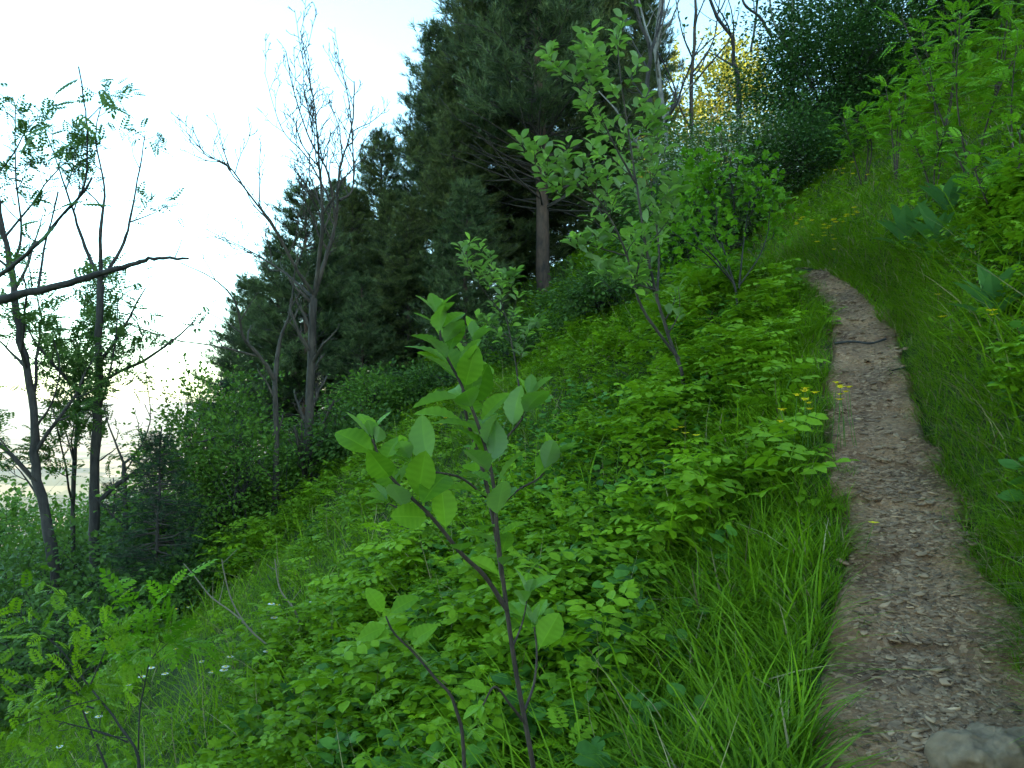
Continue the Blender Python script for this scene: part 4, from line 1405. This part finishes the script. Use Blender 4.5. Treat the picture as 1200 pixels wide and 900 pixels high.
HT = [herb_tpl('tri', 1, 14, 0.40, 0.105), herb_tpl('tri', 2, 12, 0.32, 0.110), herb_tpl('pinn3', 3, 12, 0.40, 0.145), herb_tpl('leaf', 4, 22, 0.45, 0.062), herb_tpl('palm', 5, 13, 0.36, 0.105), herb_tpl('tri', 9, 16, 0.50, 0.115), herb_tpl('pinn3', 10, 13, 0.48, 0.150)]
HB = [herb_tpl('heart', 6, 8, 0.28, 0.085), herb_tpl('heart', 7, 10, 0.36, 0.08), herb_tpl('leaf', 8, 14, 0.40, 0.10)]


def herb_mask(x, y):
    s, u = frame(x, y)
    n = vnoise(x / 1.1, y / 1.1, 31) + 0.5 * vnoise(x / 0.4, y / 0.4, 32)
    k_ = sstep(4.0, 5.5, s)
    left = sstep(0.75 - 0.42 * k_, 1.5 - 0.7 * k_, u) * (0.62 + 0.5 * n + 0.3 * k_ * (u < 2))
    open_ = sstep(3.0, 4.6, u + 0.6 * vnoise(x / 1.5, y / 1.5, 33)) * sstep(11, 8, y)          # grassy patch with daisies, low on the left
    left = np.maximum(left, 0.22 * sstep(0.3, 0.5, u) * (s < 5.5) * (n > -0.1))
    left = left * (1 - 0.85 * open_)
    right = sstep(-0.45, -0.9, u) * (0.70 + 0.6 * n)
    return np.clip(np.where(u > 0, left, right), 0, 1)


def mound(x, y, k):
    """Size of the herbs: taller and lower patches, each kind with patches of its own."""
    return np.clip(0.82 + 0.55 * vnoise(x / 0.9, y / 0.9, 80) + 0.35 * vnoise(x / 0.6, y / 0.6, 90 + k), 0.3, 1.7)


def clear_xy(x, y):
    """False right in front of the lens and on the trodden strip."""
    s, u = frame(x, y)
    w = (1 + 0.35 * sstep(4.2, 2.2, s)) * (0.275 + 0.05 * vnoise(s / 0.4, s * 0, 41))
    return (np.abs(u) > w * (1 - 0.45 * sstep(6.5, 10.4, s))) | (s > 10.0)


g1, g2 = G(), G()
for k, (tpl, _) in enumerate(HT):
    N = 3300
    x, y, rr, r = scatter(N, 1.3, 19, seed=300 + k, pw=1.15)
    s, u = frame(x, y)
    keep = (r.random(N) < herb_mask(x, y)) & clear_xy(x, y) & (rr < 19) & (np.abs(u) > 0.40)
    keep &= ~((u < 0) & (s > 8.5) & (s < 14.5) & (u > -3.0) & (r.random(N) < 0.85))
    x, y, rr = x[keep], y[keep], rr[keep]
    N = len(x)
    multi(g1, tpl, x, y, height(x, y) - 0.03, r.uniform(0, 6.28, N), mound(x, y, k) * r.uniform(0.7, 1.2, N), np.clip(0.5 + .16 * vnoise(x / .5, y / .5, 70 + k) + r.normal(0, .17, N), 0, 1))
for k, (tpl, _) in enumerate(HB):
    N = 1500
    x, y, rr, r = scatter(N, 1.2, 9, seed=330 + k)
    s, u = frame(x, y)
    m = sstep(0.8, 1.3, u) * sstep(4.5, 2.5, u) * (0.5 + 0.6 * vnoise(x / .7, y / .7, 51)) + (u < -0.5) * 0.15
    keep = (r.random(N) < m) & clear_xy(x, y)
    x, y, rr = x[keep], y[keep], rr[keep]
    N = len(x)
    multi(g2, tpl, x, y, height(x, y) - 0.02, r.uniform(0, 6.28, N), r.uniform(0.55, 1.2, N), np.clip(r.normal(.5, .22, N), 0, 1))
tag(g1.build('ground_cover', M['herb']), 'bright green leafy undergrowth covering the slope on both sides of the path', 'undergrowth', kind='stuff')
tag(g2.build('undergrowth', M['broad']), 'bluish green broad-leaved undergrowth on the slope below the path', 'undergrowth', kind='stuff')

# low leaf litter layer: small leaves close to the soil everywhere
g3 = G()
N = 52000
x, y, rr, r = scatter(N, 1.0, 24, seed=350)
s, u = frame(x, y)
keep = (np.abs(u) > 0.42) & ~((u > 4) & (r.random(N) < .6))
x, y, rr = x[keep], y[keep], rr[keep]; N = len(x)
z = height(x, y) + r.uniform(0.02, 0.16, N)
g3.inst(LF['leaf2'], np.stack([x, y, z], -1), rand_dirs(N, .45, r), rand_norm(N, .8, r), 0.034 * r.uniform(.6, 1.5, N) * (1 + rr / 25), r.uniform(0.1, .9, N))
tag(g3.build('weeds', M['herb']), 'low small-leaved weeds close to the soil of the slope', 'weeds', kind='stuff')

# grass
gg, gd = G(), G()
for k, kind in enumerate(('blade', 'blade2', 'blade0')):
    N = 135000
    x, y, rr, r = scatter(N, 0.9, 22, seed=360 + k, pw=1.1)
    # tussocks: pull points towards clump centres
    cx = np.round(x / 0.16) * 0.16 + 0.05 * vnoise(np.round(x / .16) * 3.1, np.round(y / .16) * 5.3, 7)
    cyy = np.round(y / 0.16) * 0.16 + 0.05 * vnoise(np.round(x / .16) * 7.7, np.round(y / .16) * 2.9, 8)
    pull = 0.45
    dx, dy = x - cx, y - cyy
    x, y = x - pull * dx, y - pull * dy
    s, u = frame(x, y)
    hm = herb_mask(x, y)
    keep = clear_xy(x, y) & (r.random(N) < 1 - 0.35 * hm)
    x, y, rr, u, s, dx, dy = (q[keep] for q in (x, y, rr, u, s, dx, dy))
    N = len(x)
    L = np.where(u > 0, 0.24 + 0.22 * np.exp(-((u - 0.75) / 0.5) ** 2) * (s < 6.5), 0.27 - 0.05 * sstep(-0.5, -1.2, u))
    L = L * (0.75 + 0.35 * vnoise(x / .8, y / .8, 61)) * r.uniform(0.55, 1.25, N)
    L = np.where((s > 5) & (u < 0) & (u > -4), L * 0.68, L)
    L = L * np.where(np.abs(u) < 0.40, 0.62, 1)
    z = height(x, y) - 0.02
    a = r.uniform(0, 6.28, N)
    lean = r.uniform(0.15, 0.75, N)
    # blades bend downhill (to the left) and out of their tussock
    d = np.stack([np.cos(a) * lean + dx * 3 - 0.15, np.sin(a) * lean + dy * 3, np.ones(N)], -1)
    n = np.stack([-np.cos(a), -np.sin(a), np.full(N, 0.5)], -1)
    dry = r.random(N) < 0.035 + 0.03 * (u < 0)
    P = np.stack([x, y, z], -1)
    W = np.clip(1 + rr / 14, 1, 2.2)
    sel = ~dry
    gg.inst(LF[kind], P[sel], d[sel], n[sel], (L * 1.15)[sel], np.clip(r.normal(.48, .2, N) + .30 * (u < 0), 0, 1)[sel])
    gd.inst(LF[kind], P[dry], d[dry], n[dry], (L * 1.1)[dry], r.uniform(0, 1, N)[dry])
N = 30000
r = np.random.default_rng(377)
s = 0.9 + 10.5 * r.random(N) ** 1.2
side = np.where(r.random(N) < 0.40, 1.0, -1.0)
e_ = r.exponential(0.24, N)
rk = hit(1168, 893)
w0 = (1 + 0.35 * sstep(4.2, 2.2, s)) * (0.29 + 0.075 * vnoise(s / 0.35, side * 3.7, 43) + 0.06 * vnoise(s / .12, side * 5.1, 44)) * (1 - 0.45 * sstep(6.5, 10.4, s))
u = side * (w0 + 0.02 + (side > 0) * 0.035 + e_)
x, y = path_xy(s, u)
L = (0.16 + 0.22 * np.clip(e_ / 0.3, 0, 1)) * r.uniform(0.5, 1.25, N) * np.where(side < 0, 1.0, 1.15)
nx, ny = path_xy(s, u - side * 0.1)
tx, ty = (nx - x) * 10, (ny - y) * 10                      # towards the trail
a = r.uniform(0, 6.28, N); ln_ = r.uniform(0.1, 0.7, N)
dr_ = r.uniform(-0.1, 0.75, N)
d = np.stack([np.cos(a) * ln_ + tx * dr_, np.sin(a) * ln_ + ty * dr_, np.ones(N)], -1)
n = np.stack([-d[:, 0], -d[:, 1], np.full(N, .4)], -1)
P = np.stack([x, y, height(x, y) - .02], -1)
dry = r.random(N) < np.where(side < 0, 0.13, 0.06)
L[(np.hypot(x - rk[0], y - rk[1]) < 0.26)] = 0.01
for k, kind in enumerate(('blade', 'blade2', 'blade2')):
    q = (np.arange(N) % 3 == k)
    gg.inst(LF[kind], P[q & ~dry], d[q & ~dry], n[q & ~dry], L[q & ~dry], np.clip(r.normal(.5, .2, (q & ~dry).sum()), 0, 1))
    gd.inst(LF[kind], P[q & dry], d[q & dry], n[q & dry], L[q & dry], r.uniform(0, 1, (q & dry).sum()))
# tufts creeping onto the trail
for i in range(70):
    s0 = r.uniform(1.6, 9.5); sd = r.choice((-1, 1)); u0 = sd * r.uniform(.20, .31) * (1 - 0.45 * float(sstep(6.5, 10.4, s0))) * (1 + 0.3 * float(sstep(4.2, 2.2, s0)))
    m = int(r.integers(8, 26)); rr_ = r.uniform(.015, .05)
    x, y = path_xy(s0 + r.normal(0, rr_, m), u0 + r.normal(0, rr_, m))
    P = np.stack([x, y, height(x, y) - .015], -1)
    d = np.stack([r.normal(0, .5, m), r.normal(0, .5, m), np.ones(m)], -1)
    gg.inst(LF['blade2'], P, d, np.stack([-d[:, 0], -d[:, 1], np.full(m, .4)], -1), r.uniform(.05, .17) * r.uniform(.6, 1.2, m), np.clip(r.normal(.45, .2, m), 0, 1))
# short turf of the bank above the bend
N = 42000
s = r.uniform(7.5, 16, N); u = -0.15 - 5.5 * r.random(N) ** 1.3
x, y = path_xy(s, u)
L = r.uniform(.07, .2, N); a = r.uniform(0, 6.28, N)
d = np.stack([np.cos(a) * .5 - .15, np.sin(a) * .5, np.ones(N)], -1); n = np.stack([-d[:, 0], -d[:, 1], np.full(N, .4)], -1)
P = np.stack([x, y, height(x, y) - .01], -1); dry = r.random(N) < .07
gg.inst(t_blade(2, 0.032, 0.4), P[~dry], d[~dry], n[~dry], L[~dry], np.clip(r.normal(.62, .2, (~dry).sum()), 0, 1))
gd.inst(t_blade(2, 0.028, 0.4), P[dry], d[dry], n[dry], L[dry] * 1.3, r.uniform(0, 1, dry.sum()))
# dry bits lying on the trail
N = 700
s = r.uniform(1, 9.5, N); u = np.clip(r.normal(0, .2, N), -.34, .34) * (1 - 0.4 * sstep(6.5, 10.4, s))
x, y = path_xy(s, u)
P = np.stack([x, y, height(x, y) + path_bump(s, u) + .004], -1)
gd.inst(LF['blade0'], P, rand_dirs(N, .3, r) * (1, 1, .2) + (0, .35, .2), rand_norm(N, .2, r), r.uniform(.03, .11, N), r.uniform(0, .8, N))
# tall grass standing above the herbs
N = 15000
x, y, rr, r = scatter(N, 1.6, 13, seed=391, pw=1.15)
s, u = frame(x, y)
q = (np.abs(u) > .5) & (vnoise(x / 1.0, y / 1.0, 55) + r.normal(0, .3, N) > 0.05)
x, y, u = x[q], y[q], u[q]; N = len(x)
d = np.stack([r.normal(-.12, .35, N), r.normal(0, .35, N), np.ones(N)], -1)
gg.inst(t_blade(3, 0.0085, 0.5), np.stack([x, y, height(x, y)], -1), d, np.stack([-d[:, 0], -d[:, 1], np.full(N, .3)], -1), r.uniform(.38, .72, N), np.clip(r.normal(.65, .2, N), 0, 1))
# pale stalks of last year among the herbs
N = 1500
x, y, rr, r = scatter(N, 2.0, 14, seed=388)
s, u = frame(x, y); q = np.abs(u) > .6
x, y = x[q], y[q]; N = len(x)
gd.inst(t_blade(3, 0.0045, 0.25), np.stack([x, y, height(x, y)], -1), np.stack([r.normal(-.15, .5, N), r.normal(0, .5, N), np.ones(N)], -1), rand_norm(N, 1, r), r.uniform(.3, .65, N), r.uniform(0, 1, N))
tag(gg.build('grass', M['grass']), 'long green grass growing thickly beside the path and over the slope', 'grass', kind='stuff')
tag(gd.build('dry_grass', M['drygrass']), 'straw coloured dry grass blades among the green', 'grass', kind='stuff')

# ------------------------------------------------------------------ individual herbs
def herb_thing(name, tpl, mat, label, cat, group):
    root = empty(name, (0, 0, 0), label, cat, group)
    (V, Q), lean = tpl
    g = G(); g.add(V, Q, None, 0.6); g.build('foliage', mat, root)
    h = V[:, 2].max() * 0.82
    g = G(); g.tube(np.array([(0, 0, -.05), (lean[0] * .5, lean[1] * .5, h * .5), (lean[0], lean[1], h * .9)]), (0.005, 0.004, 0.002), 5)
    g.build('stem', M['stem'], root)
    return root


def strew(proto, n, seed, cond, rmin=1.6, rmax=8, smin=.8, smax=1.3, used=False):
    c = 0
    x, y, rr, r = scatter(n * 40, rmin, rmax, a0=-36, a1=35, seed=seed)
    s, u = frame(x, y)
    ok = cond(x, y, s, u) & (np.abs(u) > 0.6)
    for i in np.where(ok)[0]:
        o = proto if c == 0 else copy_tree(proto)
        set_on(o, (x[i], y[i]), r.uniform(0, 6.28), r.uniform(smin, smax), sink=0.02)
        c += 1
        if c >= n: break


strew(herb_thing('elder_herb', HT[0], M['herb'], 'bright green herb with three-part toothed leaves on the slope below the path', 'herb', 'three-leaved herbs below the path'), 40, 401, lambda x, y, s, u: (u > .8) & (u < 6))
strew(herb_thing('feathery_herb', herb_tpl('pinn', 3, 10, 0.40, 0.17), M['herb'], 'feathery-leaved bright herb on the slope below the path', 'herb', 'feathery herbs below the path'), 26, 402, lambda x, y, s, u: (u > .8) & (u < 4), 2.5, 9)
strew(herb_thing('tall_herb', HT[6], M['herb'], 'tall leafy herb crowding the left edge of the upper path', 'herb', 'tall herbs along the upper path'), 26, 405, lambda x, y, s, u: (u > .6) & (u < 1.9) & (s > 5.5) & (s < 11), 4, 11, 1.1, 1.7)
strew(herb_thing('bank_herb', HT[4], M['herb'], 'green herb with lobed leaves on the bank above the path', 'herb', 'lobed herbs above the path'), 26, 403, lambda x, y, s, u: (u < -1.0), 3, 8)
strew(herb_thing('broad_leaved_herb', HB[1], M['broad'], 'bluish herb with heart-shaped leaves beside the long grass', 'herb', 'heart-leaved herbs beside the path'), 24, 404, lambda x, y, s, u: (u > .6) & (u < 2.5), 1.8, 5.5)

# ------------------------------------------------------------------ rosette plants (large pleated leaves)
ROS = t_veined(16, 0.165, 0.45, 0.30, 0.45, 0.02, 0.0)


def rosette(px, py, size, n, seed, label, dd=None):
    r = np.random.default_rng(seed)
    p = hit(px, py) if dd is None else at(px, py, dd)
    b = base_point(p)
    root = empty('rosette_plant', b, label, 'plant', 'large-leaved plants on the bank')
    for i in range(n):
        a = i * 2.4 + r.uniform(-.3, .3)
        el = 0.8 + 2.4 * (i / n)
        g = G()
        dvec = np.array([[math.cos(a), math.sin(a), el]])
        g.inst(ROS[:2], [b + np.array((0, 0, .02 + .01 * i))], dvec, [(-math.cos(a) * .8, -math.sin(a) * .8, 1.0)], size * r.uniform(.75, 1.1), np.clip(r.normal(.5, .2), 0, 1), ROS[2])
        g.build('leaf', M['rosette'], root, smooth=True)


rosette(1165, 385, 0.35, 13, 1, 'rosette of large pleated leaves nearest the right edge')
rosette(1062, 298, 0.42, 14, 2, 'left of two big-leaved rosettes on the bank above the path')
rosette(1098, 302, 0.41, 13, 3, 'right of two big-leaved rosettes, touching its neighbour')
rosette(1110, 258, 0.40, 12, 4, 'rosette of large leaves half hidden under the rowan saplings')
rosette(1185, 235, 0.36, 11, 5, 'rosette of bluish leaves high on the bank under the tallest sapling')

# ------------------------------------------------------------------ rock and stones
def boulder(name, label, px, py, size, seed, rz, group=None, flat=0.45):
    r = np.random.default_rng(seed)
    p = hit(px, py)
    b = base_point(p)
    n = 14; m = 9
    th = np.linspace(0, math.pi, m); ph = np.arange(n) / n * 6.283
    V = []
    for t in th:
        for f in ph:
            q = np.array((math.sin(t) * math.cos(f), math.sin(t) * math.sin(f) * 0.62, math.cos(t) * flat))
            q = np.sign(q) * np.abs(q) ** np.array((0.8, 0.8, 0.45))
            k = 1 + 0.16 * float(vnoise(np.array([q[0] * 2.3 + seed]), np.array([q[1] * 2.3 + q[2]]), seed)[0]) + 0.035 * r.normal()
            V.append(q * k)
    V = np.array(V) * size
    c, s_ = math.cos(rz), math.sin(rz)
    V[:, :2] = V[:, :2] @ np.array([[c, s_], [-s_, c]])
    V += b + np.array((0, 0, -size * flat * 0.45))
    i = np.arange(m - 1)[:, None] * n; j = np.arange(n)[None]; j2 = (j + 1) % n
    Q = np.stack([i + j, i + n + j, i + n + j2, i + j2], -1).reshape(-1, 4)
    g = G(); g.add(V, Q, None, 0.5)
    o = g.build(name, M['rock'], None, origin=b)
    m_ = o.modifiers.new('split', 'SUBSURF'); m_.levels = m_.render_levels = 3
    tx_ = bpy.data.textures.new('chips', 'VORONOI'); tx_.noise_scale = 0.09; tx_.distance_metric = 'DISTANCE'
    dm = o.modifiers.new('chips', 'DISPLACE'); dm.texture = tx_; dm.strength = 0.055; dm.mid_level = 0.5
    tx2 = bpy.data.textures.new('grain', 'CLOUDS'); tx2.noise_scale = 0.025; tx2.noise_depth = 4
    d2 = o.modifiers.new('grain', 'DISPLACE'); d2.texture = tx2; d2.strength = 0.02; d2.mid_level = 0.5
    return tag(o, label, 'rock', group)


boulder('rock', 'large flat grey rock lying half in the path at the bottom right', 1170, 890, 0.20, 7, 0.25, flat=0.13)

sprot = []
STN = [(1043, 765), (1078, 692), (1107, 695), (1082, 670), (1100, 780), (1110, 797), (1092, 848), (1038, 868), (1020, 745), (980, 785), (1060, 700), (1013, 650), (1052, 658),
       (990, 363), (1022, 430), (1060, 430), (1040, 508), (1056, 575), (1090, 590), (1035, 600), (1070, 625), (1030, 680), (1125, 640), (1128, 655), (1075, 868), (1110, 735), (1000, 700), (1042, 470), (1065, 850)]
for i, (px, py) in enumerate(STN):
    r = np.random.default_rng(500 + i)
    p = hit(px, py, 1.5, 14)
    s, u = frame(p[0], p[1])
    b = np.array((p[0], p[1], hgt(p[0], p[1]) + float(path_bump(np.array(s), np.array(u))) - 0.006))
    V, Q = ST[i % 6]
    g = G(); a = r.uniform(0, 6.28)
    g.inst((V, Q), [b], [(math.cos(a), math.sin(a), .15)], [(r.normal(0, .2), r.normal(-.15, .2), 1)], r.uniform(.022, .046), np.clip(r.normal(.5, .15), 0, 1))
    o = g.build('stone', M['stone'], None, origin=b)
    tag(o, 'flat pale stone lying loose among the chips of the footpath', 'stone', 'flat stones on the footpath')

# roots across the path
for i, (pts, rad, lab) in enumerate([
        ([(978, 404), (1000, 402), (1020, 404), (1038, 399)], 0.010, 'dark root crossing the upper path like a step'),
        ([(1045, 436), (1058, 433), (1070, 431)], 0.006, 'short thin root at the right side of the upper path')]):
    P = np.array([hit(*q) for q in pts]); P[:, 2] += 0.012
    g = G(); g.tube(smooth_line(P, 5), rad, 6)
    o = g.build('root', M['barkdark'], None, origin=P[0]); tag(o, lab, 'root')

# ------------------------------------------------------------------ flowers
def flower(name, petal_mat, label, cat, group, petals, psize, h, flatness, seed, stems=1):
    r = np.random.default_rng(seed)
    root = empty(name, (0, 0, 0), label, cat, group)
    lf = t_leaf(2, 0.30, 0.1, 0.1, 0.6)
    for k in range(stems):
        tip = np.array((r.normal(0, .05), r.normal(0, .05), h * r.uniform(.8, 1.0)))
        g = G(); g.tube(np.array([(0, 0, -.03), tip * .5 + (0.01, 0, 0), tip]), (0.0022, 0.002, 0.0015), 4); g.build('stem', M['stem'], root)
        g = G()
        a = np.arange(petals) / petals * 6.283
        g.inst(lf, np.tile(tip, (petals, 1)), np.stack([np.cos(a), np.sin(a), np.full(petals, flatness)], -1), np.tile((0, -.3, 1.0), (petals, 1)), psize, r.uniform(.3, 1, petals))
        hd = g.build('flower_head', petal_mat, root)
        g = G(); g.tube(np.array([tip - (0, 0, .002), tip + (0, 0, .004)]), psize * .38, 8); g.build('centre', M['yellow'], hd, origin=np.array((0, 0, 0)))
    return root


bf = flower('yellow_flower', M['yellow'], 'yellow flower on a thin stem at the left edge of the path', 'flower', 'yellow flowers beside the path', 6, 0.030, 0.40, .35, 1)
YF = [(942, 448), (952, 446), (960, 452), (928, 452), (935, 458), (945, 460), (957, 465), (920, 470), (908, 484), (978, 446), (988, 444), (1000, 452), (985, 462), (972, 440), (918, 490), (990, 455), (1003, 446), (948, 472),
      (1012, 610)]
for i, (px, py) in enumerate(YF):
    o = bf if i == 0 else copy_tree(bf)
    d = float(hit(px, py + 35)[1])
    d = min(d, 4.75)
    p = at(px, py, d)
    H = max(0.15, p[2] - hgt(p[0], p[1]))
    o.location = (p[0], p[1], hgt(p[0], p[1])); o.rotation_euler = (0, 0, i * 1.3)
    k = H / 0.37; o.scale = (1.0, 1.0, k)
bank = copy_tree(bf)
YB = [(965, 272), (972, 269), (980, 266), (988, 262), (995, 259), (968, 278), (976, 274), (940, 262), (930, 266), (935, 258), (955, 280), (1005, 205), (1000, 192), (975, 200), (985, 203), (1175, 402), (1155, 372), (1160, 398), (1090, 368), (975, 300), (1115, 398), (983, 264), (991, 260), (999, 257), (1002, 254), (978, 271), (984, 268), (963, 284), (970, 283), (933, 263), (938, 266), (944, 259), (948, 264), (936, 270), (990, 266), (1008, 250), (960, 291), (973, 289), (1013, 208), (991, 197)]
for i, (px, py) in enumerate(YB):
    o = bank if i == 0 else copy_tree(bank)
    p = hit(px, py + 20)
    o.location = (p[0], p[1], hgt(p[0], p[1])); o.rotation_euler = (0, 0, i * 1.3); o.scale = (1.35, 1.35, .85)
    tag(o, 'yellow flower in the short grass of the bank above the path', None, 'yellow flowers on the bank')
slope = copy_tree(bf)
for i, (px, py) in enumerate([(802, 543), (797, 535), (790, 538), (815, 547), (520, 500), (525, 505), (515, 508), (530, 498)]):
    o = slope if i == 0 else copy_tree(slope)
    p = hit(px, py + 18); o.location = (p[0], p[1], hgt(p[0], p[1])); o.scale = (1.1, 1.1, 1.0)
    tag(o, 'yellow flower among the herbs of the slope below the path', None, 'yellow flowers on the slope')
df = flower('daisy', M['whitepetal'], 'white daisy in the grass low on the left slope', 'daisy', 'daisies on the left slope', 11, 0.034, 0.32, .1, 5)
for i, (px, py) in enumerate([(186, 790), (167, 800), (185, 799), (225, 788), (201, 774), (275, 784), (277, 793), (272, 794), (292, 770), (305, 768), (213, 720), (203, 723), (190, 735), (333, 735), (326, 716), (365, 714), (315, 719), (237, 801), (145, 816), (106, 848), (127, 850), (80, 882), (312, 772), (370, 718), (296, 774)]):
    o = df if i == 0 else copy_tree(df)
    p = hit(px, py + 18); d = p[1] - .25
    q = at(px, py, d)
    H = max(.12, q[2] - hgt(q[0], q[1]) + .08)
    o.location = (q[0], q[1], hgt(q[0], q[1])); o.rotation_euler = (0, 0, i * .9); o.scale = (1, 1, H / .29)

# ------------------------------------------------------------------ dead stalks and fallen branches
def stalk(name, label, pts, d, rad, mat, cat='stalk', group=None, twigs=0, seed=0, ground_first=True):
    if ground_first: d = float(hit(*pts[0])[1])
    P = px_line(pts, d)
    if ground_first:
        P[0, 2] = hgt(P[0, 0], P[0, 1]) - .02
    g = G(); S = smooth_line(P, 5)
    g.tube(S, np.linspace(rad, rad * .35, len(S)), 5)
    r = np.random.default_rng(seed)
    if twigs: grow(S, rad, rad * .4, 1, r, g, [], density=twigs, ratio=.25, f0=.3, up=.05, minr=rad * .25)
    o = g.build(name, mat, None, origin=P[0])
    return tag(o, label, cat, group)


stalk('dead_stalk', 'long pale dead stalk leaning over the daisies', [(342, 782), (318, 760), (292, 737), (272, 705), (262, 668), (260, 655)], 6.6, .010, M['deadstem'], twigs=1.5, seed=1)
stalk('dead_stalk', 'forked pale dead stalk crossing the long leaning one', [(300, 742), (275, 720), (248, 700), (230, 678), (215, 660)], 7.2, .010, M['deadstem'], twigs=3, seed=2)
stalk('dead_stalk', 'brown dead stalk standing upright beside the leaning stalks', [(362, 752), (345, 715), (328, 690), (322, 655)], 7.6, .012, M['deadstem'], twigs=4, seed=3)
stalk('dead_stalk', 'bare dead stalk leaning left under the rowan saplings', [(1128, 182), (1112, 155), (1100, 130), (1093, 112)], 6.0, .005, M['deadstem'], seed=4)
stalk('dead_stalk', 'pale dead stalk bent over at the right edge', [(1196, 215), (1190, 180), (1183, 155), (1178, 140)], 5.0, .005, M['deadstem'], seed=5)
stalk('dead_stalk', 'thin dead stalk leaning right of the rosettes', [(1192, 215), (1180, 200), (1168, 175)], 5.2, .005, M['deadstem'], seed=6)
stalk('fallen_branch', 'dark fallen branch arching low at the left edge', [(110, 742), (75, 728), (50, 716), (20, 722), (-10, 735)], 8.5, .025, M['barkdark'], 'branch', twigs=1, seed=7)
stalk('fallen_branch', 'dark broken branch sloping down to the left edge below the arching one', [(40, 770), (20, 785), (-10, 798)], 8.0, .03, M['barkdark'], 'branch', seed=8)


# ------------------------------------------------------------------ evening haze in the valley air
def haze_box():
    e = max(abs(xs[0]), abs(xs[-1]), abs(ys[0]), abs(ys[-1])) + 300
    z0, z1 = float(min(ZZ.min(), HZ.min())) - 1.0, 70.0
    V = np.array([(x, y, z) for z in (z0, z1) for y in (-e, e) for x in (-e, e)])
    Q = np.array([(0, 2, 3, 1), (4, 5, 7, 6), (0, 1, 5, 4), (2, 6, 7, 3), (0, 4, 6, 2), (1, 3, 7, 5)])
    m = bpy.data.materials.new('valley haze'); m.use_nodes = True
    nt = m.node_tree
    nt.nodes.remove(nt.nodes['Principled BSDF'])
    v = nt.nodes.new('ShaderNodeVolumePrincipled')
    v.inputs['Color'].default_value = (0.95, 0.95, 0.96, 1)
    v.inputs['Density'].default_value = 0.9e-4
    v.inputs['Anisotropy'].default_value = 0.2
    nt.links.new(v.outputs[0], nt.nodes['Material Output'].inputs['Volume'])
    m.cycles.homogeneous_volume = True
    g = G(); g.add(V, Q)
    tag(g.build('haze', m), 'pale evening haze filling the valley air', 'haze', kind='stuff')


haze_box()
